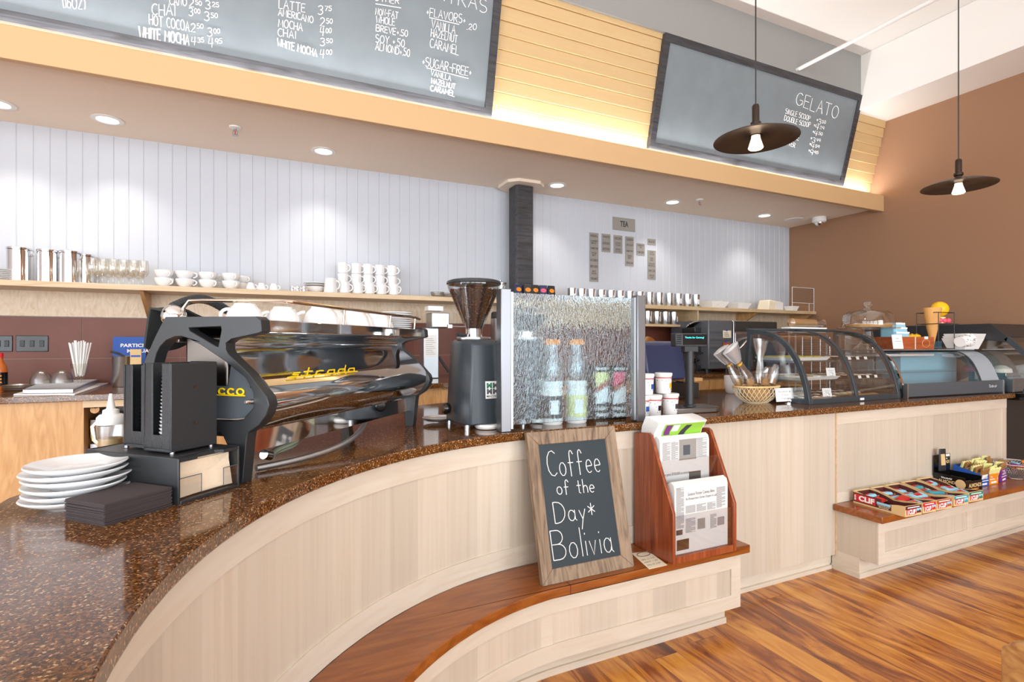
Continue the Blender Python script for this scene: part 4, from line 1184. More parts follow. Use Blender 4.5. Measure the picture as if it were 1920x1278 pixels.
# three waffle irons on a dark rack
x0 = bx(1318, 4.15)
t = thing('waffle_iron_rack', 'black rack carrying the three waffle irons left of the oven', 'rack', (x0, 4.25, ZB2))
mb = MB()
for zz in (.0, .19, .39):
    mb.box(-.115, .09, -.13, .13, zz, zz + .012)
for a, b_ in ((-.11, -.12), (.085, -.12), (-.11, .12), (.085, .12)):
    mb.box(a - .006, a + .006, b_ - .006, b_ + .006, 0, .4)
mb.build('frame', black_metal, t)
for i, zz in enumerate((.012, .202, .402)):
    t = thing('waffle_iron', ('bottom', 'middle', 'top')[i] + ' round waffle iron with brass handle beside the oven', 'waffle iron', (x0 - .01, 4.24, ZB2 + zz), group='waffle irons on the rack')
    MB().box(-.1, .08, -.09, .1, 0, .055).build('base', black_metal, t, bev=.008)
    MB().at((-.01, 0, .07), rx=R(-28), ry=R(0)).lathe([(0, 0), (.084, 0), (.09, .008), (.084, .024), (.06, .03), (0, .03)], n=28).build('lid', black_gloss, t)
    MB().at((-.01, 0, .07), rx=R(-28)).lathe([(.084, .002), (.093, .006), (.086, .022)], n=28).build('rim', chrome, t)
    mb = MB()
    for q in range(5):
        mb.ball((.02 + q * .028, -.1 - q * .008, .05), .0125, 10)
    mb.rod((0, -.09, .05), (.15, -.135, .05), .006, 8)
    mb.build('handle', copper_chrome, t)
# oven with notes taped to its dark side
p0 = ony(1352, 687, 4.05); p1 = ony(1378, 601, 4.05)
t = thing('convection_oven', 'dark ribbed convection oven with notes taped on its side', 'oven', (4.11, 4.05, ZB2))
MB().box(0, .335, 0, .55, .03, .53).build('casing', oven_grey, t, bev=.008)
mb = MB()
for q in range(5): mb.hexa([(.02, -.002, .08 + q * .08), (.31, -.002, .08 + q * .08), (.31, .002, .12 + q * .08), (.02, .002, .12 + q * .08)], [(.02, -.008, .1 + q * .08), (.31, -.008, .1 + q * .08), (.31, 0, .125 + q * .08), (.02, 0, .125 + q * .08)])
mb.build('rib', oven_grey, t)
for a in (.03, .30):
    MB().cyl((a, .05, 0), .02, .032, 10).build('foot', black_plastic, t)
for i, (x_, z_, w_, h_, m_, rz) in enumerate(((.17, .35, .115, .075, cream_card, 0), (.165, .185, .105, .12, rust, 3), (.165, .13, .06, .06, cream_card, -4))):
    o = tag(MB().at(ry=R(rz)).box(0, w_, -.0015, 0, 0, h_).build('taped_note', m_, loc=(4.13 + x_, 4.0415, ZB2 + z_)),
            ('cream note with blue tape, topmost on the dark oven side', 'brown photo print taped in the middle of the dark oven side', 'cream paper scrap taped below the photo on the oven side')[i], 'note')
    if i < 2:
        MB().box(w_ * .35, w_ * .55, -.003, -.0016, h_ - .006, h_ + .014).build('tape', blue, o)
    mb = MB()
    for q in range(3): mb.box(w_ * .15, w_ * (.8 - .1 * q), -.0022, -.0016, h_ * (.2 + .22 * q), h_ * (.3 + .22 * q))
    mb.build('print', (mid_ink, cream_card, mid_ink)[i], o)
# second, steel fronted appliance
xo = 4.45
t = thing('steel_oven', 'stainless steel oven with a curved handle behind the pastry case', 'oven', (xo, 4.05, ZB2))
MB().box(.01, .66, 0, .5, .02, .53).build('casing', steel, t, bev=.008)
MB().box(.02, .65, -.012, 0, .42, .525).build('control_panel', smoke_plastic, t, bev=.004)
MB().box(.02, .65, -.016, 0, .04, .405).build('door', steel, t, bev=.006)
MB().tube([(.05, -.012, .22), (.06, -.05, .25), (.11, -.07, .31), (.17, -.05, .345), (.2, -.012, .35)], .011, 10).build('handle', chrome, t)
for a in (.05, .58):
    MB().cyl((a, .05, 0), .02, .022, 10).build('foot', black_plastic, t)
# ================================================================ front bar, left part
# stack of plates
q = onz(143, 946, HC)
proto = None
for k in range(6):
    if proto is None:
        o = proto = MB().lathe([(0, .004), (.046, .003), (.055, .0), (.06, .004), (.085, .013), (.103, .021), (.106, .0245), (.104, .027), (.09, .022), (.062, .011), (.05, .009), (0, .009)], n=48).build('dinner_plate', porcelain)
    else:
        o = proto.copy(); COL.objects.link(o)
    o.location = (q.x + .004 * (k % 2), q.y - .003 * (k % 3), HC + .0002 + k * .0150)
    o.rotation_euler = (0, 0, k)
    o.scale = (.98, .92, 1)
    tag(o, 'white plate at the left end of the bar, %s from the bottom of its stack' % ORD[k], 'plate', 'white plates stacked on the bar')
# dark napkins
a, b_, c = onz(196, 987, HC), onz(144, 969, HC), onz(322, 949, HC)
ex = (c - a); ey = (b_ - a)
w = ex.length; d_ = .125
ang = math.atan2(ex.y, ex.x)
proto = None
for k in range(22):
    if proto is None:
        o = proto = MB().box(0, w, 0, d_, 0, .0019).build('cocktail_napkin', dark_napkin)
    else:
        o = proto.copy(); COL.objects.link(o)
    o.location = (a.x + random.uniform(-.0015, .0015), a.y + random.uniform(-.0015, .0015), HC + .0003 + k * .00205)
    o.rotation_euler = (0, 0, ang + R(random.uniform(-.5, .5)) + (R(-1.5) if k == 17 else 0))
    tag(o, 'folded dark brown napkin in the stack before the black dispenser' if 0 < k < 21 else ('bottom dark napkin of the stack before the black dispenser', 'topmost dark brown napkin of the stack before the dispenser')[k > 0], 'napkin', 'dark cocktail napkins in a stack')
# napkin dispenser lying on its back, lid organiser on top
a, c = onz(334, 947, HC), onz(450, 912, HC)
ex = c - a; ang = math.atan2(ex.y, ex.x); w = ex.length
t = thing('napkin_dispenser', 'black napkin dispenser full of tan napkins below the lid rack', 'dispenser', (a.x, a.y, HC), ang)
HD = .108; LD = .33
mb = MB()
mb.box(0, .006, 0, LD, 0, HD).box(w - .006, w, 0, LD, 0, HD).box(.006, w - .006, 0, LD, 0, .008).box(.006, w - .006, .03, LD, HD - .008, HD).box(.006, w - .006, LD - .006, LD, .008, HD - .008)
mb.build('shell', black_metal, t, bev=.002)
MB().prism([(.006, 0), (.05, 0), (.06, .02), (w - .06, .02), (w - .05, 0), (w - .006, 0), (w - .006, .05), (.006, .05)], HD - .009, HD - .001).build('rim_plate', black_plastic, t)
mb = MB()
k = 9
mb.sheet([[(.010 + (w - .024) * i / k, .012 + .006 * math.sin(i / k * PI) + .004 * j, .012 + (HD - .026) * j / 4) for i in range(k + 1)] for j in range(5)])
mb.build('front_napkin', tan_napkin, t, solid=.0015)
mb = MB()
for j in range(7):
    mb.box(.012, w - .012, .026 + j * .01, .029 + j * .01, .012, HD - .016 + (j % 3) * .002)
mb.build('napkin_pack', tan_napkin, t)
mb = MB()
pz = [(.006, .060), (w * .36, .060), (w * .36, .016), (w * .72, .016), (w * .72, .060), (w - .006, .060), (w - .006, .009), (.006, .009)]
mb.prism([(x_, z_) for x_, z_ in pz], .001, .004, 'y')
mb.build('clear_front', acrylic, t)
mb = MB().tube([(x_, .002, z_) for x_, z_ in pz[:6]], .0012, 6); mb.build('front_edge', grey_plate, t)
# lid organiser
b0 = onz(322, 853, HC + HD); b1 = onz(408, 836, HC + HD)
ex = b1 - b0; ang = math.atan2(ex.y, ex.x)
D = ex.length
t = thing('lid_rack', 'black two-bay lid rack standing on the napkin dispenser', 'rack', (b0.x, b0.y, HC + HD), ang)
H2 = .22
# local x runs along the broad side face, local y goes left-back across the two bays
WB = .105
for k_, y0 in enumerate((.002, .002 + WB)):
    mb = MB()
    off = .018 * k_
    hh = H2 - .006 * k_
    mb.box(off, off + D, y0, y0 + .005, .006, hh).box(off, off + D, y0 + WB - .007, y0 + WB - .002, .006, hh)
    mb.box(off, off + D, y0 + .005, y0 + WB - .007, .006, .012)
    mb.box(off + D - .005, off + D, y0 + .005, y0 + WB - .007, .012, hh)
    mb.box(off, off + .004, y0 + .005, y0 + .034, .012, hh).box(off, off + .004, y0 + WB - .036, y0 + WB - .007, .012, hh)
    mb.box(off, off + .004, y0 + .034, y0 + WB - .036, .012, .045)
    mb.build('bay', black_plastic, t, bev=.0015)
    lid = (white_plastic, black_gloss)[k_]
    mb = MB()
    for j in range(20):
        z_ = .016 + j * (.009, .0098)[k_]
        mb.lathe([(0, z_), (.036, z_), (.040, z_ + .002), (.041, z_ + .005), (.036, z_ + .007), (0, z_ + .007)], (off + .052 + .01 * (j / 20.), y0 + WB / 2 - .001, 0), 20)
    o = mb.build('lid_stack', lid, t); o['kind'] = 'stuff'; o['label'] = ('stack of white cup lids', 'stack of black cup lids')[k_]
for x_, y_ in ((.01, .012), (D - .01, .012), (.02, 2 * WB - .01), (D, 2 * WB - .01)):
    MB().cyl((x_, y_, 0), .006, .0065, 10).build('foot', steel, t)
for x_, z_ in ((D * .5, .16), (D * .5, .07)):
    MB().at((x_, .0015, z_), rx=R(90)).cyl((0, 0, 0), .0035, .0025, 10).build('screw', gun_steel, t)
# squeeze bottle and milk pitcher behind
q = onz(208, 872, HC)
t = thing('squeeze_bottle', 'clear squeeze bottle of caramel with a white nozzle', 'bottle', (q.x, q.y, HC))
MB().lathe([(0, 0), (.03, 0), (.033, .004), (.034, .11), (.034, .125), (.028, .132)], n=26).build('bottle', frost_film, t)
MB().lathe([(0, .004), (.0305, .004), (.0315, .085), (0, .085)], n=24).build('caramel', kraft, t)
MB().lathe([(.037, .128), (.038, .132), (.037, .15), (.03, .158), (.022, .16), (.021, .172), (.012, .176), (.011, .182), (.0045, .222), (0, .222)], n=24).build('nozzle_cap', glassy_white, t)
q = onz(196, 862, HC)
t = thing('milk_pitcher', 'steel milk pitcher whose handle shows left of the squeeze bottle', 'jug', (q.x + .03, q.y + .12, HC))
MB().lathe([(0, 0), (.045, 0), (.048, .01), (.044, .07), (.036, .1), (.039, .115), (.037, .115), (.033, .1), (.04, .07), (.044, .01), (0, .006)], n=28).build('body', steel, t)
MB().tube([(-.042, 0, .1), (-.075, 0, .112), (-.088, 0, .095), (-.084, 0, .05), (-.06, 0, .02), (-.047, 0, .018)], .005, 8, flat=1.6).build('handle', warm_chrome, t)

# ---------------- espresso machine: local x along its length, y towards the barista
n0 = onz(455, 907, HC)
MA = R(49.69); ML = 1.075
em = thing('espresso_machine', 'long black and chrome three-group espresso machine carrying white cups', 'espresso machine', (n0.x, n0.y, HC), MA)
# silhouette of the cast side frame (y, z); front nose is at negative y
out = [(.262, .452), (-.045, .449), (-.057, .44), (-.060, .408), (-.05, .404), (.04, .388), (.056, .378), (.056, .362), (.048, .349), (-.019, .297), (-.052, .261), (-.077, .235), (-.083, .214), (-.075, .188), (-.052, .160), (-.016, .138), (-.012, .12), (0, .012), (.002, 0), (.038, 0), (.05, .10), (.07, .135), (.30, .135), (.32, .10), (.335, 0), (.372, 0), (.372, .05), (.368, .2), (.352, .29), (.335, .33), (.30, .392)]
arch = [(.300, .327), (.292, .350), (.280, .368), (.258, .386), (.228, .396), (.205, .397), (.185, .392), (.14, .374), (.06, .330), (-.01, .285), (-.034, .245), (-.034, .205), (.0, .172), (.05, .165), (.30, .165), (.318, .2)]
slot = [(.182, .421), (.072, .423), (.070, .414), (.080, .368), (.088, .370), (.176, .412)]
def side_frame(x0, x1, name):
    return MB().prism(list(reversed(out)), x0, x1, 'x', holes=[arch, slot]).build(name, black_metal, em, bev=.004)
side_frame(0, .036, 'side_frame')
side_frame(ML - .036, ML, 'side_frame')
plate = [(.05, .318), (.0, .288), (-.03, .245), (-.03, .208), (.004, .176), (.055, .17), (.296, .17), (.31, .2), (.296, .26), (.06, .26)]
for xx in (.012, ML - .024):
    MB().prism(list(reversed(plate)), xx, xx + .012, 'x').build('side_plate', grey_plate, em, bev=.002)
MB().at((.01, -.028, .222), ry=R(-90)).lathe([(0, 0), (.007, 0), (.007, .012), (.0055, .014), (.0055, .03), (.004, .032), (0, .032)], n=14).build('side_knob', chrome, em)
for y_, z_ in ((-.018, .26), (-.02, .19)):
    MB().at((.0115, y_, z_), ry=R(-90)).cyl((0, 0, 0), .003, .002, 10).build('screw', black_gloss, em)
mb = MB()
for i_, ch in enumerate('CCO'):
    ym = .075 - i_ * .03
    pts = arc(ym, .246, .011, .008, 40, 320, 8) if ch == 'C' else arc(ym, .246, .011, .008, 0, 360, 12)
    mb.tube([(.008, 2 * ym - y_, z_) for y_, z_ in pts], .0028, 6)
mb.tube([(.008, .10, .236), (.008, .0, .236)], .0022, 6)
mb.build('maker_lettering', yellow, em)
# polished back: top fascia, tucked waist, swelling belly, lower skirt
x0, x1 = .034, ML - .034
MB().box(x0, x1, -.050, -.044, .408, .442).build('top_fascia', chrome, em, bev=.002)
def belly():
    prof = [(-.046, .408), (.0, .402), (.06, .392), (.068, .385), (.070, .372), (.064, .358), (.04, .338), (.0, .309), (-.03, .286), (-.05, .266), (-.064, .246), (-.071, .226), (-.071, .21), (-.064, .19), (-.048, .168), (-.026, .148), (-.01, .138)]
    # smooth the profile
    for _ in range(2):
        q_ = [prof[0]]
        for a_, b2 in zip(prof, prof[1:]):
            q_ += [(a_[0] * .75 + b2[0] * .25, a_[1] * .75 + b2[1] * .25), (a_[0] * .25 + b2[0] * .75, a_[1] * .25 + b2[1] * .75)]
        prof = q_ + [prof[-1]]
    return MB().sheet([[(x0, y_, z_), (x1, y_, z_)] for y_, z_ in prof])
belly().build('back_panel', chrome, em, solid=.002)
MB().box(x0, x1, .012, .016, .074, .138).build('lower_skirt', chrome, em)
MB().box(x0, x1, -.044, .30, .424, .43).build('top_tray', steel, em)
MB().box(x0 + .01, x1 - .01, .09, .24, .17, .40).build('boiler_body', gun_steel, em, bev=.01)
MB().box(x0, x1, .02, .36, .118, .138).build('drip_tray', steel, em)
MB().box(x0, x1, .25, .262, .38, .445).build('barista_panel', steel, em, bev=.002)
for k_ in range(3):
    xg = .22 + k_ * .32
    MB().cyl((xg, .28, .27), .036, .1, 20).build('group_head', chrome, em)
    mb = MB().rod((xg, .28, .262), (xg, .42, .25), .011, 10); mb.cyl((xg, .28, .245), .034, .025, 20)
    mb.build('portafilter', black_plastic, em)
MB().at((.04, .275, .455)).ball((0, 0, 0), .034, 20).build('steam_knob', chrome, em)
mb = MB().tube([(.05 + .02 * i_, .285 - .004 * i_, .485 + .028 * math.sin(i_ / 8 * PI)) for i_ in range(9)], .0115, 10)
for i_ in range(22):
    f = i_ / 21
    mb.ball((.05 + .16 * f, .285 - .032 * f, .485 + .028 * math.sin(f * PI)), .0145, 8)
mb.build('wand_grip', black_plastic, em)
# cup rail
zr = .500
mb = MB().tube([(.05, .25, .43), (.05, .25, zr - .02), (.055, .235, zr), (.07, .20, zr + .002), (.13, -.02, zr), (.15, -.038, zr - .001), (.2, -.042, zr - .002), (ML - .10, -.042, zr - .008), (ML - .05, -.04, zr - .012)], .0055, 8)
for xx in (.42, .75, ML - .10):
    mb.rod((xx, -.042, zr - .006), (xx, -.036, .43), .004, 8)
mb.build('cup_rail', warm_chrome, em)
# script badge on the belly
mb = MB()
d1 = Vector((0, -.03, -.0215)).normalized()
w_, h_ = .36, .031
org = Vector((.13, -.048, .279)); uxv = Vector((1, 0, 0)); uyv = Vector((0, .70, .72)).normalized()
SCR = {'s': [[(.5, .5), (.15, .5), (.1, .3), (.45, .24), (.4, .0), (-.05, 0)]], 't': [[(.25, 1.0), (.2, 0), (.5, 0)], [(0, .55), (.5, .55)]], 'r': [[(0, 0), (.05, .5)], [(.05, .4), (.2, .52), (.45, .5)]],
       'a': [[(.5, .5), (.1, .5), (.02, .25), (.1, 0), (.45, 0), (.5, .5), (.52, 0), (.62, 0)]], 'd': [[(.5, .5), (.1, .5), (.02, .25), (.1, 0), (.45, 0), (.55, 1.0), (.52, 0), (.62, 0)]]}
xx = 0
tot = 6 * .74
for ch in 'strada':
    for s_ in SCR[ch]:
        mb.tube([org + uxv * ((xx + p_[0] + .45 * p_[1]) * w_ / tot) + uyv * (p_[1] * h_) for p_ in s_], .0025, 6)
    xx += .74
mb.tube([org + uxv * (-.01), org + uxv * (w_ * 1.0)], .0022, 6)
mb.build('script_badge', yellow, em)
# far foot braces, hoses underneath
mb = MB()
pts = []
for i_ in range(30):
    f = i_ / 29
    pts.append((.12 + .62 * f, .06 - .09 * math.sin(f * PI), .012 + .075 * f * f))
mb.tube(pts, .010, 10); mb.build('braided_hose', satin_steel, em)
mb = MB()
pts2 = [(.22 + .24 * i_ / 12, .09 + .01 * math.sin(i_), .03 + .075 * (i_ / 12) ** 1.5) for i_ in range(13)]
mb.tube(pts2, .012, 10)
for i_ in range(34):
    f = i_ / 33
    mb.lathe([(.012, -.0015), (.0155, 0), (.012, .0015)], (.22 + .24 * f, .09 + .01 * math.sin(f * 12), .03 + .075 * f ** 1.5), 10)
mb.build('drain_hose', hose_green, em)
MB().at((.215, .09, .028), ry=R(-70)).cyl((0, 0, 0), .015, .03, 14).build('hose_fitting', chrome, em)

# cups and saucers on the machine
def on_machine(x, y): 
    return (n0.x + math.cos(MA) * x - math.sin(MA) * y, n0.y + math.sin(MA) * x + math.cos(MA) * y, HC + .4303)
wc = None
labs8 = ['nearest', 'second nearest', 'third', 'fourth', 'fifth', 'sixth', 'seventh', 'eighth', 'ninth']
for k_, (x, y, s_) in enumerate(((.12, .10, 1.0), (.235, .06, .95), (.33, .12, .95), (.37, .015, 1.1), (.475, .04, 1.0), (.58, .02, 1.1), (.685, .05, 1.0), (.775, .03, 1.15), (.875, .07, 1.0))):
    if wc is None:
        wc = o = thing('upturned_cup', 'x', 'cup')
        MB().lathe([(0, .058), (.022, .058), (.024, .064), (.029, .064), (.031, .058), (.044, .045), (.052, .022), (.0545, 0), (.051, 0), (.048, .02), (.04, .042), (0, .05)], n=30).build('body', porcelain, wc)
        handle(MB(), .048, .008, .046, .026, .0048).build('handle', porcelain, wc)
    else:
        o = dup(wc, (0, 0, 0))
    o.location = on_machine(x, y); o.rotation_euler = (0, 0, MA + R(165 - k_ * 9)); o.scale = (s_, s_, s_)
    tag(o, 'upturned white cup on the espresso machine, %s from the near end' % labs8[k_] if k_ > 1 else 'upturned white cup on the espresso machine, %s the near end' % labs8[k_], 'cup', 'upturned cups on the espresso machine')
sp_ = None
for k_ in range(9):
    if sp_ is None:
        sp_ = o = MB().lathe([(0, .003), (.03, .003), (.034, 0), (.038, .003), (.06, .010), (.073, .014), (.072, .0165), (.055, .011), (0, .007)], n=30).build('saucer', porcelain)
    else:
        o = sp_.copy(); COL.objects.link(o)
    q = on_machine(.985, .06); o.location = (q[0], q[1], q[2] + k_ * .0088)
    tag(o, 'white saucer at the far end of the espresso machine, %s from the bottom' % ORD[k_], 'saucer', 'saucers on the espresso machine')
# dark bar towel over the barista corner
mb = MB()
rows = []
for i_ in range(9):
    f = i_ / 8
    row = []
    for j_ in range(7):
        g = j_ / 6
        x = .02 + .15 * g
        if f < .4:
            y = .28 + f * .155; z = .468 + .012 * math.sin(g * 5 + f * 3)
        else:
            y = .392 + .008 * math.sin(g * 7) + .03 * (f - .4) - .05; z = .468 - (f - .4) * .17 - .012 * math.sin(g * 4)
        row.append((x, y, z))
    rows.append(row)
mb.sheet(rows)
tag(mb.build('bar_towel', cloth_dark, solid=.006, loc=(n0.x, n0.y, HC), rz=MA), 'dark green bar towel draped over the machine corner', 'towel')

# ---------------- grinder
def hopper(t, rb, rt, z0, z1, with_beans=True):
    MB().lathe([(rb, z0), (rb + .002, z0), (rt, z1 - .03), (rt + .004, z1 - .02), (rt + .004, z1)], n=40).build('hopper', glass, t)
    zb = z1 - .036
    f = (zb - z0) / (z1 - .03 - z0)
    r1 = rb + (rt - rb) * f - .004
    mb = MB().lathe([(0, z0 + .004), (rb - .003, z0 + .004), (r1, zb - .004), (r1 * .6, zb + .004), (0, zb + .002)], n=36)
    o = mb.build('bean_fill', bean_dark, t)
    mb = MB()
    rnd = random.Random(3)
    for i_ in range(760):
        if i_ < 600:
            g = rnd.random() ** .6; a_ = rnd.uniform(0, 2 * PI)
            zz = z0 + .006 + (zb - z0 - .008) * g; rr = (rb - .003) + (r1 - rb + .003) * g - .0005
        else:
            a_ = rnd.uniform(0, 2 * PI); rr = r1 * math.sqrt(rnd.random()) * .95; zz = zb + .002
        mb.at((rr * math.cos(a_), rr * math.sin(a_), zz), rz=rnd.uniform(0, 6), rx=rnd.uniform(0, 6))
        s_ = .0060
        mb.add([(s_, 0, 0), (-s_, 0, 0), (0, s_ * .65, 0), (0, -s_ * .65, 0), (0, 0, s_ * .6), (0, 0, -s_ * .6)], [(0, 2, 4), (2, 1, 4), (1, 3, 4), (3, 0, 4), (2, 0, 5), (1, 2, 5), (3, 1, 5), (0, 3, 5)])
    o = mb.build('beans', bean, t); o['kind'] = 'stuff'
    MB().lathe([(0, z1 + .006), (rt - .01, z1 + .008), (rt + .006, z1 + .002), (rt + .008, z1 - .008), (rt + .005, z1 - .012), (0, z1 - .006)], n=40).build('hopper_lid', black_plastic, t)
def octo(wx, wy, cx, cy):
    return [(-wx + cx, -wy), (wx - cx, -wy), (wx, -wy + cy), (wx, wy - cy), (wx - cx, wy), (-wx + cx, wy), (-wx, wy - cy), (-wx, -wy + cy)]
def make_grinder(label, loc, rz, tall):
    t = thing('coffee_grinder', label, 'grinder', loc, rz)
    A_ = octo(.102, .130, .026, .045); B_ = octo(.084, .112, .024, .04); C_ = octo(.075, .09, .02, .03)
    mb = MB()
    k = 8; zs = (.022, .375, .395)
    vs = [(p_[0], p_[1], zs[0]) for p_ in A_] + [(p_[0], p_[1], zs[1]) for p_ in B_] + [(p_[0], p_[1], zs[2]) for p_ in C_]
    fs = [(i, (i + 1) % k, (i + 1) % k + k, i + k) for i in range(k)] + [(i + k, (i + 1) % k + k, (i + 1) % k + 2 * k, i + 2 * k) for i in range(k)]
    fs += [tuple(reversed(range(k))), tuple(range(2 * k, 3 * k))]
    mb.add(vs, fs); mb.build('body', blue_black, t, bev=.006)
    for x_, y_ in ((-.08, -.1), (.08, -.1), (-.08, .1), (.08, .1)):
        MB().cyl((x_, y_, 0), .013, .0225, 14).build('foot', steel, t)
    MB().lathe([(.02, .003), (.05, .003), (.055, .012), (.05, .022), (.02, .022)], (.015, -.105, 0), 22).build('rubber_ring', glassy_white, t)
    MB().lathe([(0, .395), (.078, .395), (.08, .401), (.078, .408), (.04, .41), (0, .41)], n=30).build('collar_ring', steel, t)
    MB().lathe([(0, .41), (.04, .41), (.038, .446), (0, .446)], n=26).build('neck', chrome, t)
    # plate with four block letters over the maker's name, on the customer side
    yb = -.124; sl = math.atan2(.018, .353)
    org = Vector((-.002, -.1252 , .135)); uy = Vector((0, math.sin(sl), math.cos(sl))); n_ = Vector((0, -1, 0))
    mb = MB(); mb.add([org + Vector((0, -.001, 0)), org + Vector((.066, -.001, 0)), org + Vector((.066, -.001, 0)) + uy * .076, org + Vector((0, -.001, 0)) + uy * .076], [(0, 1, 2, 3)])
    mb.build('badge', paper, t, solid=.0012)
    for i_, (x_, z_) in enumerate(((.006, .045), (.036, .045), (.006, .019), (.036, .019))):
        mb = MB(); printed(mb, 'M', org + Vector((x_, -.0022, 0)) + uy * z_, (1, 0, 0), uy, .026, .024, bold=.06)
        mb.build('letter_block', green if i_ == 0 else grey_plate, t)
    mb = MB(); printed(mb, 'MAZZER', org + Vector((.005, -.0022, 0)) + uy * .005, (1, 0, 0), uy, .056, .010, bold=.02); mb.build('maker_lettering', ink, t)
    under(kid(t, 'badge'), 'letter_block', 'maker_lettering')
    if tall:
        hopper(t, .036, .118, .440, .66)
        MB().rod((-.036, 0, .455), (-.115, .0, .455), .0028, 8).box(-.13, -.11, -.006, .006, .448, .463).build('shutter_lever', steel, t)
        MB().rod((-.05, -.02, .415), (-.095, -.03, .418), .009, 8).build('adjust_knob', black_plastic, t)
        MB().at((-.125, .02, .085), ry=R(-90)).lathe([(0, -.012), (.022, -.012), (.026, 0), (.026, .012), (.02, .02), (0, .02)], n=18).build('switch_knob', black_gloss, t)
        MB().lathe([(0, .012), (.07, .012), (.08, .016), (.084, .026), (.08, .026), (.07, .018), (0, .018)], (-.10, .17, 0), 26).build('spill_tray', steel, t)
    else:
        MB().lathe([(0, .44), (.06, .44), (.098, .50), (.098, .515), (0, .515)], n=30).build('hopper_lid', black_plastic, t)
    return t
ga = math.atan2(.063, .145)
make_grinder('slate grey coffee grinder with a hopper full of beans beside the guard', (.888, 2.30, HC), R(4), True)
make_grinder('second slate grinder blurred behind the rippled glass guard', (1.19, 2.36, HC), R(4), False)
# ================================================================ glass guard, jars, tubs and till
gx0, gx1, gy = .945, 1.665, 2.088
t = thing('splash_guard', 'rippled glass splash guard between two brushed steel posts', 'guard', (0, gy, HC))
for x in (gx0, gx1):
    MB().box(x - .024, x + .024, -.022, .03, 0, .612).build('post', post_steel, t, bev=.003)
for x, s_ in ((gx0 + .026, 1), (gx1 - .026, -1)):
    MB().box(min(x, x + s_ * .012), max(x, x + s_ * .012), -.012, .012, .01, .60).build('clamp_channel', satin_steel, t)
MB().box(gx0 + .034, gx1 - .034, -.005, .005, .026, .598).build('glass_pane', rain, t)
# jars behind the glass
jp = None
for i, (u, v) in enumerate(((1046, 797), (1092, 794))):
    q = onz(u, v, HC)
    if jp is None:
        jp = t = thing('powder_jar', 'white drink powder tub, left one behind the rippled glass', 'jar', (q.x, q.y + .055, HC))
        MB().lathe([(0, 0), (.046, 0), (.05, .006), (.05, .15), (.046, .165), (.046, .175), (0, .175)], n=28).build('tub', glassy_white, t)
        MB().lathe([(0, .175), (.05, .175), (.051, .178), (.051, .198), (.047, .202), (0, .202)], n=28).build('lid', white_plastic, t)
        MB().lathe([(.0508, .03), (.0508, .135)], n=28).build('wrap_label', ink, t)
        MB().add([(.0514 * math.sin(a), -.0514 * math.cos(a), z_) for z_ in (.05, .115) for a in [R(-40 + 8 * q_) for q_ in range(7)]], [(q_, q_ + 1, q_ + 8, q_ + 7) for q_ in range(6)]).build('nutrition_label', paper, t)
    else:
        t = dup(jp, (q.x, q.y + .055, HC), 0, 'white drink powder tub, right one behind the rippled glass')
        for ch in t.children:
            if ch.name.startswith('wrap_label'):
                ch.data = ch.data.copy(); ch.data.materials[0] = lemon_wrap; ch['label'] = 'pale yellow wrap label'
    t['group'] = 'powder tubs behind the glass'
    t = thing('syrup_jug', ('clear jug with orange lid stacked on the left powder tub', 'clear jug with orange lid stacked on the right powder tub')[i], 'jug', (q.x, q.y + .055, HC + .2025), group='clear jugs behind the glass')
    MB().lathe([(0, 0), (.045, 0), (.048, .006), (.048, .09), (.03, .14), (.03, .17), (0, .17)], n=26).build('body', frost_film, t)
    MB().lathe([(0, .17), (.036, .17), (.036, .195), (0, .197)], n=22).build('lid', orange, t)
for i, u in enumerate((1136, 1169)):
    q = onz(u, 787, HC)
    t = thing('flavor_carton', ('black fruit-print carton, left of the pair behind the glass', 'black fruit-print carton, right of the pair behind the glass')[i], 'carton', (q.x, q.y + .035, HC), R(-3), 'flavor cartons behind the glass')
    MB().box(-.042, .042, 0, .16, 0, .27).build('box_body', black_gloss, t)
    o = (0, -.0008, 0)
    MB().add([(-.036, -.0008, .16), (.036, -.0008, .2), (.036, -.0008, .235), (-.036, -.0008, .235)], [(0, 1, 2, 3)]).build('fruit_print', (lemon_wrap, pink)[i], t)
    MB().add([(-.036, -.0008, .135), (.036, -.0008, .172), (.036, -.0008, .195), (-.036, -.0008, .157)], [(0, 1, 2, 3)]).build('red_band', rust, t)
    MB().add([(-.036, -.0008, .075), (.036, -.0008, .085), (.036, -.0008, .168), (-.036, -.0008, .131)], [(0, 1, 2, 3)]).build('white_field', paper, t)
    mb = MB(); printed(mb, 'MONIN', (-.03, -.0016, .245), (1, 0, 0), (0, 0, 1), .06, .014, bold=.03); printed(mb, 'Flavor', (-.034, -.0016, .045), (1, 0, 0), (0, 0, 1), .066, .022, bold=.02); printed(mb, 'Station', (-.034, -.0016, .015), (1, 0, 0), (0, 0, 1), .068, .02, bold=.02)
    mb.build('lettering', paper, t)
    under(kid(t, 'box_body'), 'lettering', 'fruit_print', 'red_band', 'white_field')
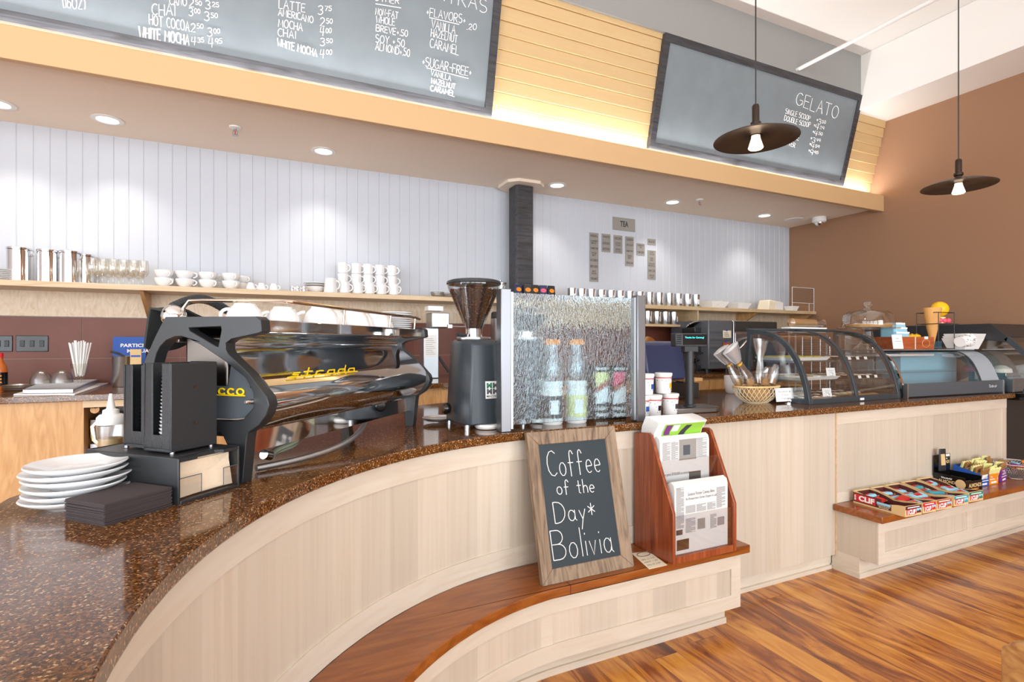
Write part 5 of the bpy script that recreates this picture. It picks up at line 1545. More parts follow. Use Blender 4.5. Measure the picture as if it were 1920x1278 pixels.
# white tubs with red bands
ub = None
for lab, u, v, lv, badge in (('bottom left white tub with a red band, next to the steel guard post', 1214, 783, 0, blue), ('bottom middle white tub with a red band behind the newspapers', 1237, 781, 0, bronze), ('bottom right white tub with a red band behind the newspapers', 1269, 777, 0, ink),
                     ('upper left white tub with a red band and a blue badge', 1222, 781, 1, blue), ('upper right white tub with a red band and a yellow badge', 1256, 777, 1, egg_yellow)):
    q = onz(u, v, HC)
    if ub is None:
        ub = t = thing('topping_tub', 'x', 'tub')
        MB().lathe([(0, 0), (.036, 0), (.0385, .004), (.043, .094), (0, .094)], n=30).build('tub', paper, t)
        MB().lathe([(0, .094), (.0455, .094), (.0465, .097), (.0465, .107), (.044, .110), (0, .108)], n=30).build('lid', white_plastic, t)
        MB().lathe([(.0433, .082), (.0438, .087)], n=30).build('red_band', red, t)
        MB().add([(.0412 * math.sin(a) * (1 + (z_ - .02) * .12), -.0412 * math.cos(a) * (1 + (z_ - .02) * .12), z_) for z_ in (.03, .056) for a in [R(8 + 9 * q_) for q_ in range(7)]], [(q_, q_ + 1, q_ + 8, q_ + 7) for q_ in range(6)]).build('flavour_badge', blue, t)
        mb = MB()
        rn = random.Random(5)
        for q_ in range(14):
            a = R(rn.uniform(-90, 60)); z_ = rn.uniform(.06, .078) if q_ < 7 else rn.uniform(.012, .075)
            rr = .0388 + z_ * .05
            mb.at((rr * math.sin(a), -rr * math.cos(a), z_), rz=a).box(-.002, .002, -.0006, 0, 0, .004)
        mb.build('speckle_print', mid_ink, t)
    else:
        t = dup(ub, (0, 0, 0))
        for ch in t.children:
            if ch.name.startswith('flavour_badge'):
                ch.data = ch.data.copy(); ch.data.materials[0] = badge
    t.location = (q.x, q.y + .05, HC + lv * .111)
    t.rotation_euler = (0, 0, R(-10 + 8 * lv))
    tag(t, lab, 'tub', 'white topping tubs')
# customer display on a pole
q = onz(1293, 770, HC)
t = thing('customer_display', 'black pole display glowing with a green greeting beside the till', 'display', (q.x, q.y, HC), R(-8))
MB().prism([(-.16, -.10), (.10, -.10), (.15, -.06), (.15, .08), (-.16, .08)], 0, .028).build('base_plate', gun_steel, t, bev=.004)
MB().lathe([(0, .028), (.034, .028), (.034, .034), (.024, .038), (.024, .335), (0, .335)], n=24).build('pole', black_plastic, t)
MB().box(-.045, .045, -.02, .02, .33, .365).build('neck', black_plastic, t, bev=.004)
MB().prism([(-.105, 0), (.105, 0), (.1, .075), (-.105, .075)], -.02, .03, 'y').build('housing', black_plastic, t, bev=.006)
MB().box(-.055, .097, -.024, -.019, .01, .068).build('screen', black_gloss, t)
for ch in list(t.children):
    if ch.name.split('.')[0] in ('housing', 'screen'): ch.location.z = .362
mb = MB(); printed(mb, 'Thanks for Coming!', (-.048, -.0246, .405), (1, 0, 0), (0, 0, 1), .125, .012); mb.build('display_text', green_text, t)
under(kid(t, 'screen'), 'display_text')
mb = MB()
for k_ in range(5): mb.box(-.098, -.07, -.0212, -.0198, .377 + k_ * .011, .381 + k_ * .011)
mb.build('vent', black_gloss, t)
# till monitor seen from behind
q = ony(1249, 690, 2.82)
t = thing('till_monitor', 'dark blue touch till seen from behind, left of the pole display', 'monitor', (q.x, 2.82, HC), R(10))
MB().prism([(-.02, .13), (.13, .16), (.16, .36), (.10, .40), (.02, .38)], -.20, .20, 'x').build('casing', navy, t, bev=.014)
mb = MB()
for k_ in range(12): mb.box(-.13 + k_ * .004, .13 - k_ * .004, -.004 + .0048 * k_, .03, .16 + k_ * .013, .1635 + k_ * .013)
mb.build('cooling_fin', smoke_plastic, t)
MB().prism([(.02, .2), (.08, .24), (.10, .02), (.03, .02)], -.05, .05, 'x').build('stand_arm', grey_plate, t, bev=.006)
MB().box(-.12, .12, -.06, .16, 0, .022).build('stand_foot', gun_steel, t, bev=.005)
q = ony(1312, 735, 2.75)
t = thing('cash_drawer', 'dark brown receipt box with a tan shelf right of the pole', 'box', (q.x, 2.82, HC), R(-4))
MB().box(-.05, .06, 0, .16, 0, .105).build('casing', smoke_plastic, t, bev=.004)
MB().box(-.06, .085, -.01, .17, .115, .14).build('top_shelf', maple_warm, t, bev=.004)
MB().box(-.045, .03, .04, .12, .105, .116).build('spacer', black_plastic, t)
MB().box(-.03, .035, .03, .1, .14, .165).build('receipt_pad', paper, t)
# white pot
q = onz(1386, 738, HC)
t = thing('utensil_pot', 'plain white ceramic pot beside the pastry case back corner', 'pot', (q.x, q.y + .05, HC))
MB().lathe([(0, 0), (.05, 0), (.06, .01), (.07, .06), (.072, .135), (.068, .135), (.065, .06), (.055, .016), (0, .012)], n=32).build('body', porcelain, t)

# ---------------- wire basket with bagged pastries
q = onz(1443, 757, HC)
qb = Vector((q.x, q.y + .10, HC))
t = thing('wire_basket', 'oval woven wire basket of bagged biscotti at the pastry case end', 'basket', qb, R(-4))
mb = MB()
RX, RY = .165, .105
rim = [(RX * math.cos(a), RY * math.sin(a), .105) for a in [2 * PI * i / 40 for i in range(40)]]
mb.tube(rim, .006, 8, closed=True)
mb.build('rim', rolling, t)
mb = MB()
def bsk(a, f):
    k_ = .52 + .48 * math.sin(f * PI / 2)
    return (RX * k_ * math.cos(a), RY * k_ * math.sin(a), .003 + .1 * f ** 1.3)
for i in range(28):
    a = 2 * PI * i / 28
    for sg in (1, -1):
        mb.tube([bsk(a + sg * .55 * f, f) for f in (0, .25, .5, .75, 1)], .0022, 5)
mb.tube([bsk(2 * PI * i / 30, 0) for i in range(30)], .003, 6, closed=True)
mb.build('lattice', cream_wire, t)
MB().lathe([(0, .006), (.45, .006), (.6, .03), (.72, .07), (.5, .09), (0, .1)], n=24, sx=.158, sy=.1).build('biscuit_heap', tan_cookie, t)
for i, (dx, dy, tx, ty, ln) in enumerate(((-.06, -.02, -.62, .05, .30), (-.09, .04, -.52, .15, .27), (.06, .02, .12, .1, .30), (.1, -.03, .3, -.05, .14), (.02, -.05, -.1, -.25, .13))):
    t = thing('pastry_bag', ['long cellophane bag with foil top leaning left out of the basket', 'second cellophane bag leaning left behind the first in the basket', 'knotted clear bag standing upright in the basket', 'short bag of biscuits at the right of the basket', 'short bag of biscuits at the front of the basket'][i], 'bag', (qb.x + dx, qb.y + dy, HC + .108), group='bagged pastries in the basket')
    t.rotation_euler = (-ty, tx, 0)
    prof = [(.012, .0), (.036, .012), (.042, .05), (.038, .09), (.03, .12)] + ([(.024, ln * .6), (.05, ln * .8), (.068, ln)] if ln > .2 else [(.02, ln)])
    MB().lathe(prof, n=14, sy=.55).build('cellophane', bag_film, t)
    MB().lathe([(0, .004), (.028, .012), (.03, .03), (.022, .05), (0, .055)], n=12, sy=.5).build('biscuits', tan_cookie, t)
    if ln > .2 and i < 2:
        MB().lathe([(.030, ln * .64), (.053, ln * .8), (.071, ln * 1.0), (.04, ln * 1.03), (0, ln * 1.0)], n=10, sy=.42).build('foil_top', foil, t)
        MB().lathe([(.021, ln * .56), (.0235, ln * .58), (.021, ln * .6)], n=12, sy=.6).build('tie', egg_yellow, t)
q = onz(1490, 757, HC)
t = thing('price_card', 'white hand-lettered price card on a ring clip before the basket', 'card', (q.x - .02, q.y + .05, HC), R(-4))
MB().at((0, 0, .012), rx=R(-8)).box(-.075, .075, 0, .0016, 0, .085).build('card', paper, t)
mb = MB().at((0, -.0006, .012), rx=R(-8))
for k_, (a, b_) in enumerate(((-.055, .055), (-.025, .03), (-.03, .035))): chalked(mb, ('chocolate dr', 'fresh', 'treats')[k_], (a, 0, .058 - k_ * .022), (1, 0, 0), (0, 0, 1), b_ - a, .012, .0007)
mb.build('handwriting', mid_ink, t)
mb = MB().tube([(.012 + .015 * math.cos(a), -.02, .02 + .015 * math.sin(a)) for a in [2 * PI * i / 20 for i in range(20)]], .0018, 6, closed=True)
mb.cyl((.012, -.01, 0), .022, .006, 18); mb.build('ring_clip', chrome, t)

# ---------------- pastry case with bent glass (three hoops)
AX0, AX1, AY0, AY1 = 3.061, 4.01, 2.195, 2.70
HOOP = [(2.195, 0.0), (2.2, .04)]
import itertools
def bez(p0, p1, p2, p3, n):
    return [tuple((1 - t_) ** 3 * a + 3 * (1 - t_) ** 2 * t_ * b_ + 3 * (1 - t_) * t_ * t_ * c_ + t_ ** 3 * d for a, b_, c_, d in zip(p0, p1, p2, p3)) for t_ in [i / n for i in range(n + 1)]]
CUR = bez((2.197, .03), (2.225, .20), (2.30, .42), (2.52, .466), 14) + [(2.66, .482)]
case = thing('pastry_case', 'bent glass pastry case with three slate hoops left of the chilled case', 'display case', (0, 0, HC))
inn = [(y_ + .030 if i < 10 else y_ + .01, z_ - .02 if i > 4 else z_) for i, (y_, z_) in enumerate(CUR)]
def offset_curve(c_, d):
    r_ = []
    for i, p_ in enumerate(c_):
        a = c_[max(0, i - 1)]; b_ = c_[min(len(c_) - 1, i + 1)]
        tx, tz = b_[0] - a[0], b_[1] - a[1]
        l_ = math.hypot(tx, tz)
        r_.append((p_[0] + tz / l_ * d, p_[1] - tx / l_ * d))
    return r_
INN = offset_curve(CUR, .030)
for x in (AX0, 3.525, AX1 - .028):
    full = [(2.197, 0.0)] + CUR + [(2.70, 0.0)]
    if x == 3.525:
        MB().prism(CUR + list(reversed(INN)), x, x + .028, 'x').build('hoop', blue_black, case, bev=.002)
    else:
        hole = [(2.232, .028)] + INN[1:-1] + [(2.635, .448), (2.668, .03)]
        MB().prism(full, x, x + .028, 'x', holes=[hole]).build('end_frame', blue_black, case, bev=.002)
MB().box(AX0 + .028, AX1 - .028, 2.197, 2.232, 0, .034).build('front_sill', blue_black, case, bev=.002)
MB().box(AX0 + .028, AX1 - .028, 2.232, 2.70, 0, .012).build('floor_deck', gun_steel, case)
MB().box(AX0 + .028, AX1 - .028, 2.64, 2.70, .47, .486).build('top_rail', blue_black, case)
c2 = offset_curve(CUR, .006)
MB().sheet([[(AX0 + .028, y_, z_), (AX1 - .028, y_, z_)] for y_, z_ in c2]).build('bent_glass', case_glass, case)
for x in (AX0 + .012, AX1 - .016):
    MB().prism([(2.232, .03)] + INN[1:-1] + [(2.635, .448), (2.668, .03)], x, x + .004, 'x').build('end_glass', case_glass, case)
mb = MB()
for x in (AX0 + .12, AX0 + .43, AX0 + .5, AX1 - .1):
    mb.box(x, x + .012, 2.665, 2.672, .012, .47)
mb.build('rear_post', steel, case)
for k_, (z_, d_) in enumerate(((.14, .38), (.265, .31))):
    mb = MB()
    for x in (AX0 + .06, AX0 + .45, AX0 + .51, AX1 - .06):
        mb.box(x, x + .008, 2.66 - d_, 2.66, z_ - .012, z_)
    mb.build('shelf_bracket', steel, case)
mb = MB()
for k_ in range(24):
    z_ = .03 + k_ * .0165
    mb.rod((3.60, 2.655, z_), (3.95, 2.655, z_), .0018, 4)
for x in (3.62, 3.72, 3.82, 3.93):
    mb.rod((x, 2.652, .02), (x, 2.652, .43), .0024, 4)
mb.build('wire_back', satin_steel, case)
MB().box(3.56, 3.60, 2.1935, 2.1965, .008, .022).build('maker_plate', paper, case)
# trays and treats inside
def tray(x0_, x1_, y0_, y1_, z_, label, mat_=white_plastic):
    t_ = thing('pastry_tray', label, 'tray', ((x0_ + x1_) / 2, (y0_ + y1_) / 2, z_), group='trays in the pastry case')
    w_, d_ = (x1_ - x0_) / 2, (y1_ - y0_) / 2
    mb = MB()
    B = [(-w_ * .93, -d_ * .9, 0), (w_ * .93, -d_ * .9, 0), (w_ * .93, d_ * .9, 0), (-w_ * .93, d_ * .9, 0)]
    T = [(-w_, -d_, .02), (w_, -d_, .02), (w_, d_, .02), (-w_, d_, .02)]
    mb.add(B + T, [(0, 1, 2, 3), (0, 1, 5, 4), (1, 2, 6, 5), (2, 3, 7, 6), (3, 0, 4, 7)])
    mb.build('pan', mat_, t_, solid=.003)
    return t_
tray(3.11, 3.50, 2.36, 2.64, HC + .268, 'white tray of iced bars on the top shelf, left bay')
tray(3.11, 3.50, 2.29, 2.64, HC + .143, 'white tray of pale pastries on the middle shelf, left bay')
tray(3.57, 3.96, 2.36, 2.64, HC + .268, 'dark tray of cookies on the top shelf, right bay', smoke_plastic)
tray(3.57, 3.96, 2.29, 2.64, HC + .143, 'dark tray of cookies on the middle shelf, right bay', smoke_plastic)
tray(3.11, 3.50, 2.25, 2.64, HC + .0125, 'dark tray of iced cookies at the bottom, left bay', smoke_plastic)
tray(3.57, 3.96, 2.25, 2.64, HC + .0125, 'dark tray of cookies at the bottom, right bay', smoke_plastic)
for i in range(4):
    t = thing('iced_bar', 'orange iced bar with green trim, %s from the left on the top shelf' % ORD[i], 'cake', (3.165 + i * .09, 2.50, HC + .2735), group='iced bars')
    MB().box(-.04, .04, -.1, .1, 0, .014).build('sponge', tan_cookie, t, bev=.003)
    MB().box(-.037, .037, -.096, .096, .014, .019).build('orange_icing', orange, t, bev=.002)
    mb = MB().box(-.037, .037, -.0955, -.075, .019, .022).box(-.037, .037, .06, .09, .019, .022); mb.build('green_icing', lime, t)
for i in range(6):
    t = tag(MB().box(-.05, .05, -.032, .032, 0, .016).build('pale_pastry', (icing, tan_cookie)[i % 2], bev=.005, loc=(3.18 + (i % 3) * .12, 2.40 + (i // 3) * .12, HC + .1485), rz=.1 * i), 'pale pastry in the %s row, %s from the left on the middle shelf' % (('front', 'back')[i // 3], ORD[i % 3]), 'pastry', 'pale pastries')
cproto = {}
def cookie(kind, x, y, z, label, group):
    if kind not in cproto:
        t_ = thing('cookie', 'x', 'cookie')
        MB().lathe([(0, 0), (.028, 0), (.032, .004), (.029, .011), (.012, .015), (0, .016)], n=18).build('biscuit', {'w': tan_cookie, 'd': dark_cookie, 'p': tan_cookie}[kind], t_)
        if kind != 'p':
            MB().lathe([(0, .0175), (.015, .0165), (.025, .0125), (.026, .011)], n=18).build('icing', icing, t_)
        cproto[kind] = t_
    else:
        t_ = dup(cproto[kind], (0, 0, 0))
    t_.location = (x, y, z); t_.rotation_euler = (0, 0, x * 40)
    tag(t_, label, 'cookie', group)
rowsn = ('front', 'second', 'third')
for (x0_, ys, z_, kinds, where) in ((3.60, (2.42, 2.5, 2.58), .273, 'wdp', 'top shelf of the right bay'), (3.60, (2.35, 2.45, 2.55), .148, 'wpw', 'middle shelf of the right bay'), (3.60, (2.32, 2.44, 2.56), .0175, 'pwd', 'bottom of the right bay'), (3.15, (2.32, 2.43, 2.54), .0175, 'wdp', 'bottom of the left bay')):
    for r_, y_ in enumerate(ys):
        for c_ in range(5):
            cookie(kinds[r_], x0_ + c_ * .077, y_, HC + z_ + .0005, 'cookie, %s from the left in the %s row, %s' % (ORD[c_], rowsn[r_], where), 'cookies in the pastry case')
for i, (x, z_, y_) in enumerate(((3.44, .163, 2.31), (3.33, .035, 2.262))):
    t = thing('shelf_card', ('white name card on a ring clip on the middle shelf', 'small white card low in the left bay')[i], 'card', (x, y_, HC + z_), R(-12))
    MB().at(rx=R(-10)).box(-.035, .035, 0, .0014, 0, .055).build('card', paper, t)
    mb = MB().at((0, -.0006, 0), rx=R(-10)).box(-.02, .02, -.0004, 0, .036, .038).box(-.014, .016, -.0004, 0, .026, .028); mb.build('handwriting', mid_ink, t)
    MB().tube([(.01 * math.cos(a), -.006, .01 + .01 * math.sin(a)) for a in [2 * PI * k_ / 14 for k_ in range(14)]], .0014, 5, closed=True).build('ring_clip', chrome, t)
for ix, xs_ in enumerate(((3.62, 3.70, 3.79, 3.88), )):
    for j, x in enumerate(xs_):
        for lv, (z_, y_) in enumerate(((.288, 2.352), (.163, 2.282), (.030, 2.240))):
            tag(MB().at(rx=R(-18)).box(-.016, .016, 0, .001, 0, .02).build('price_tag', paper, loc=(x, y_, HC + z_ - .02)), 'tiny white price tag, %s from the left on the %s tray, right bay' % (ORD[j], ('top', 'middle', 'bottom')[lv]), 'tag', 'price tags in the pastry case')
# sleeve of wafers and tray lying on top of the case
q = ony(1505, 618, 2.62)
tag(MB().box(-.2, .2, -.03, .05, 0, .012).build('serving_tray', white_plastic, bev=.004, loc=(q.x + .06, 2.64, HC + .487)), 'thin white tray on top of the pastry case', 'tray')
t = thing('wafer_sleeve', 'clear sleeve of round tan wafers lying on the white tray', 'bag', (q.x - .1, 2.645, HC + .499))
MB().at((0, 0, .032), ry=R(90)).lathe([(.0, -.02), (.02, 0), (.033, .01), (.034, .28), (.02, .31), (.03, .36)], n=16).build('film', bag_film, t)
mb = MB()
for k_ in range(24): mb.at((.008 + k_ * .0105, 0, .032), ry=R(78)).cyl((0, 0, 0), .03, .0075, 18)
mb.build('wafers', tan_cookie, t)

# ---------------- chilled case with swept front
a = Vector((4.062, 2.19, HC)); an = math.atan2(-.07, 1.14)
BL = 1.145
cc = thing('chilled_case', 'low chilled case with swept grey glass and dark front fascia', 'display case', a, an)
CC = bez((.02, .09), (.055, .20), (.09, .30), (.19, .322), 12) + [(.50, .328)]
MB().box(.006, BL - .006, -.004, .02, .006, .098).build('front_fascia', grey_plate, cc, bev=.003)
for x in (0, BL - .012): MB().box(x, x + .012, -.008, .03, 0, .10).build('fascia_end_cap', satin_steel, cc)
MB().box(.0, BL, .02, .52, 0, .06).build('base', black_metal, cc)
MB().box(.0, BL, .50, .52, .06, .328).build('rear_panel', satin_steel, cc)
for x in (0, BL - .008):
    MB().prism([(.02, .06)] + CC + [(.5, .06)], x, x + .008, 'x').build('end_glass', case_glass, cc)
cw = BL * .80
i1 = offset_curve(CC, .012)
MB().prism(CC + list(reversed(i1)), -.004, .014, 'x').build('glass_rim', chrome, cc)
MB().prism(CC + list(reversed(i1)), cw - .012, cw, 'x').build('glass_rim', blue_black, cc)
MB().sheet([[(.014, y_, z_), (cw - .012, y_, z_)] for y_, z_ in offset_curve(CC, .003)]).build('swept_glass', case_glass, cc)
MB().sheet([[(cw, y_, z_), (BL - .008, y_, z_)] for y_, z_ in offset_curve(CC, .002)]).build('machine_cover', cover_grey, cc, solid=.003)
MB().box(cw - .5, BL - .03, .30, .49, .062, .31).build('evaporator_panel', sky_blue, cc)
MB().box(.03, cw - .55, .47, .498, .07, .31).build('frosted_back', frost_film, cc)
MB().box(.02, BL * .6, .22, .45, .285, .30).build('light_strip', white_plastic, cc)
MB().box(.03, cw - .03, .12, .49, .165, .171).build('glass_shelf', case_glass, cc)
MB().box(.0, BL, .19, .52, .328, .336).build('top_panel', satin_steel, cc)
mb = MB(); printed(mb, 'Turbo air', (BL - .19, -.0046, .045), (1, 0, 0), (0, 0, 1), .10, .022, shear=.3); mb.build('maker_lettering', paper, cc)
under(kid(cc, 'front_fascia'), 'maker_lettering', 'fascia_end_cap')
tp_ = lambda x, y, z=.3365: (a.x + math.cos(an) * x - math.sin(an) * y, a.y + math.sin(an) * x + math.cos(an) * y, HC + z)
for k_ in range(4):
    tag(MB().lathe([(0, .0), (.045, 0), (.06, .05), (.057, .05), (.042, .004), (0, .004)], n=20).build('deli_cup', frost_film, loc=tp_(.12 + k_ * .11, .36, .0605)), 'clear plastic cup inside the chilled case, %s from the left' % ORD[k_], 'cup', 'clear cups in the chilled case')
# things standing on the chilled case: cake stand, card, cedar box, cone rack, tubs
cs = (4.185, 2.41)
t = thing('cake_stand', 'footed glass cake stand with a domed lid over a tart', 'cake stand', (cs[0] - .02, cs[1] + .10, HC + .3365))
MB().lathe([(.10, 0), (.098, .006), (.06, .04), (.035, .09), (.03, .135), (.05, .15), (.2, .153), (.205, .16), (.2, .164), (.03, .160), (.0, .160)], n=40).build('stand', glass, t)
MB().lathe([(.172, .166), (.175, .172), (.17, .22), (.16, .262), (.13, .285), (.03, .298), (.028, .31), (.0, .312)], n=40).build('dome', glass, t)
MB().lathe([(0, .308), (.016, .31), (.014, .318), (.028, .33), (.032, .345), (.022, .36), (0, .365)], n=20).build('dome_knob', glass, t)
MB().lathe([(0, .165), (.145, .165), (.155, .18), (.15, .19), (0, .186)], n=36).build('tart', tan_cookie, t)
t = thing('menu_card', 'small white framed card between the cake stand and cedar box', 'card', tp_(.19, .17), an - R(4))
MB().at(rx=R(-8)).box(-.05, .05, 0, .004, .004, .11).build('card', paper, t)
mb = MB().at((0, -.0006, 0), rx=R(-8)).box(-.012, .012, -.0004, 0, .08, .084).box(-.03, .035, -.0004, 0, .06, .063)
mb.build('print', mid_ink, t)
MB().box(-.07, .07, -.02, .05, 0, .006).build('acrylic_foot', acrylic, t)
t = thing('cedar_box', 'low cedar box holding a blue checked cloth and yellow pouches', 'box', tp_(.27, .21), an)
mb = MB().box(0, .40, 0, .008, 0, .095).box(0, .40, .192, .2, 0, .095).box(0, .008, .008, .192, 0, .095).box(.392, .40, .008, .192, 0, .095).box(.008, .392, .008, .192, 0, .008)
mb.build('sides', cedar, t)
MB().box(.17, .178, -.0015, 0, 0, .095).build('corner_joint', cream_card, t)
MB().box(.28, .32, -.004, .0, .078, .098).build('clip_tag', white_plastic, t)
mb = MB().tube([(.30 + .045 * math.cos(q_), -.001, .045 + .03 * math.sin(q_)) for q_ in [2 * PI * i / 24 for i in range(24)]], .0012, 5, closed=True); mb.build('burned_emblem', rolling, t)
bxl = Vector(tp_(.27, .21))
def inbox(x, y, z): return (bxl.x + math.cos(an) * x - math.sin(an) * y, bxl.y + math.sin(an) * x + math.cos(an) * y, bxl.z + z)
t = thing('checked_cloth', 'blue and white checked cloth bundle lying in the cedar box', 'cloth', inbox(.02, .03, .0085), an)
MB().hexa([(.0, 0, 0), (.2, 0, 0), (.2, .14, 0), (0, .14, 0)], [(.0, .02, .19), (.12, .02, .2), (.12, .14, .2), (0, .14, .19)]).build('cloth', sky_blue, t, bev=.02)
mb = MB()
for k_ in range(5):
    mb.at((0, 0, .04 + .035 * k_)).box(-.001, .19 - k_ * .02, .002 + k_ * .0035, .006 + k_ * .004, 0, .014)
mb.build('white_check', paper, t)
for i in range(3):
    tag(MB().lathe([(0, 0), (.035, .004), (.045, .06), (.038, .1), (0, .115)], n=16, sy=.6).build('yellow_pouch', egg_yellow, loc=inbox(.245 + i * .055, .10, .0085)), 'yellow pouch in the cedar box, %s from the left' % ORD[i], 'pouch', 'yellow pouches in the cedar box')
rk = Vector(tp_(.74, .22))
t = thing('cone_rack', 'black wire rack holding a waffle cone and paper cups', 'rack', rk, an)
mb = MB()
for x in (0, .2):
    for y in (0, .16):
        mb.rod((x, y, 0), (x, y, .29), .003, 6)
for z_ in (.0035, .2, .29):
    mb.tube([(0, 0, z_), (.2, 0, z_), (.2, .16, z_), (0, .16, z_)], .003, 6, closed=True)
for x in (.07, .13):
    mb.rod((x, 0, .2), (x, .16, .2), .0025, 6)
mb.rod((-.03, .0, .2), (.25, .0, .2), .003, 6)
mb.build('wire_frame', black_metal, t)
def inrk(x, y, z): return (rk.x + math.cos(an) * x - math.sin(an) * y, rk.y + math.sin(an) * x + math.cos(an) * y, rk.z + z)
tag(MB().lathe([(.006, 0), (.012, .01), (.036, .14), (.062, .30), (.058, .31), (.032, .15), (.008, .014)], n=20).build('waffle_cone', waffle, loc=inrk(.045, .07, .02)), 'single large waffle cone standing in the wire rack', 'cone')
t = thing('candy_ball_cup', 'pink and yellow candy ball toy standing in the wire rack', 'toy', inrk(.155, .08, .207))
MB().ball((0, 0, .115), .062, 22, 1.0).build('yellow_ball', egg_yellow, t)
mb = MB()
for q_ in range(5): mb.ball((-.06 + q_ * .03, -.03 + .02 * (q_ % 2), .022), .022, 12)
mb.build('pink_ball', pink, t)
MB().lathe([(0, 0), (.035, 0), (.04, .05), (0, .055)], n=18).build('holder', lemon_wrap, t)
t = thing('patterned_cup', 'black and white patterned paper cup on its side by the cone rack', 'cup', inrk(.14, -.07, 0), an)
MB().at((0, 0, .056), ry=R(82)).lathe([(.0, 0), (.040, 0), (.052, .12), (.049, .12), (.038, .004), (0, .004)], n=24).build('cup', paper, t)
mb = MB().at((0, 0, .056), ry=R(82))
rn = random.Random(2)
for k_ in range(70):
    z_ = rn.uniform(.008, .11); an_ = rn.uniform(0, 2 * PI); rr = .0405 + z_ * .1
    mb.rod((rr * math.cos(an_), rr * math.sin(an_), z_), (rr * math.cos(an_ + .16), rr * math.sin(an_ + .16), z_ + .008), .0018, 4)
mb.build('print', ink, t)
for k_ in range(3):
    p_ = inrk(.31 + .012 * k_, .0, .001 + .018 * k_)
    tag(MB().add([(-.09, -.06, 0), (.09, -.06, 0), (.09, .06, 0), (-.09, .06, 0), (-.12, -.085, .085), (.12, -.085, .085), (.12, .085, .085), (-.12, .085, .085)], [(0, 1, 2, 3), (0, 1, 5, 4), (1, 2, 6, 5), (2, 3, 7, 6), (3, 0, 4, 7)]).build('foam_tray', white_plastic, solid=.004, loc=p_, rz=an),
        ('bottom', 'middle', 'top')[k_] + ' white foam tray nested at the right end of the chilled case', 'tray', 'nested white trays')

# ---------------- gelato cabinet past the end of the bar
g = thing('gelato_cabinet', 'big black gelato cabinet with sloping glass beyond the bar end', 'display case')
gx0, gx1 = 5.26, 6.27
MB().box(gx0, gx1, 2.13, 3.2, 0, .93).build('base_cabinet', black_metal, g, bev=.004)
MB().prism([(2.02, .93), (3.2, .93), (3.2, .98), (2.0, .98)], gx0, gx1, 'x').build('sill', black_gloss, g)
MB().prism([(2.12, 1.375), (2.11, 1.42), (2.22, 1.525), (3.2, 1.525), (3.2, 1.40), (2.3, 1.40)], gx0, gx1, 'x').build('hood', black_metal, g, bev=.004)
MB().prism([(2.0, .98), (1.93, 1.2), (2.02, 1.32), (2.11, 1.42), (2.14, 1.40), (2.05, 1.30), (1.965, 1.2), (2.03, .98)], gx0, gx0 + .03, 'x').build('end_strut', blue_black, g, bev=.002)
MB().prism([(2.03, .985), (1.97, 1.2), (2.06, 1.31), (2.15, 1.40), (3.19, 1.40), (3.19, .985)], gx0 + .01, gx0 + .016, 'x').build('end_glass', case_glass, g)
MB().sheet([[(gx0 + .03, y_, z_), (gx1, y_, z_)] for y_, z_ in ((2.0, .985), (1.94, 1.2), (2.03, 1.31), (2.11, 1.41))]).build('front_glass', case_glass, g)
MB().box(gx0 + .04, gx1, 2.1, 3.15, .985, 1.1).build('pan_deck', satin_steel, g)
MB().box(gx0 + .04, gx1, 3.05, 3.15, 1.1, 1.39).build('rear_panel', sky_blue, g)
for k_ in range(4):
    t = thing('gelato_pan', 'steel gelato pan in the cabinet, %s from the front' % ORD[k_], 'pan', (gx0 + .2, 2.24 + k_ * .2, 1.101), group='gelato pans')
    MB().box(-.11, .11, -.08, .08, 0, .03).build('pan', steel, t, bev=.004)
    MB().lathe([(0, .028), (.1, .03), (.09, .06), (.04, .085), (0, .09)], n=18, sy=.7).build('gelato', (icing, pink, lime, tan_cookie)[k_], t)
# ================================================================ things on the benches
ZBN = .40
# framed chalkboard leaning on the bar edge
p0, p1 = onz(1018, 1100, ZBN), onz(1189, 1062, ZBN)
SW = p1.x - p0.x; SH = .605; TL = R(13.6)
sg = thing('chalkboard_sign', 'weathered framed chalkboard reading Coffee of the Day leaning on the bar', 'sign', (p0.x, p0.y, ZBN + .001))
sg.rotation_euler = (-TL, 0, 0)
f = .055
mb = MB()
def bar4(a, b_, c_, d):
    mb.add([(a[0], 0, a[1]), (b_[0], 0, b_[1]), (c_[0], .008, c_[1]), (d[0], .008, d[1]), (a[0], .026, a[1]), (b_[0], .026, b_[1]), (c_[0], .026, c_[1]), (d[0], .026, d[1])],
           [(0, 1, 2, 3), (7, 6, 5, 4), (0, 4, 5, 1), (1, 5, 6, 2), (2, 6, 7, 3), (3, 7, 4, 0)])
for q_ in (((0, 0), (SW, 0), (SW - f, f), (f, f)), ((SW, 0), (SW, SH), (SW - f, SH - f), (SW - f, f)), ((SW, SH), (0, SH), (f, SH - f), (SW - f, SH - f)), ((0, SH), (0, 0), (f, f), (f, SH - f))):
    mb = MB(); bar4(*q_); mb.build('frame_rail', weathered, sg, bev=.003)
MB().box(f - .004, SW - f + .004, .012, .018, f - .004, SH - f + .004).build('slate', slate_board, sg)
def onsign(u, v):
    d = ray(u, v); k = math.tan(TL)
    t_ = (p0.y + .012 + k * (EYE - ZBN)) / (d[1] - k * d[2])
    P = Vector((d[0] * t_, d[1] * t_, EYE + d[2] * t_))
    return P.x - p0.x, (P.z - ZBN) / math.cos(TL)
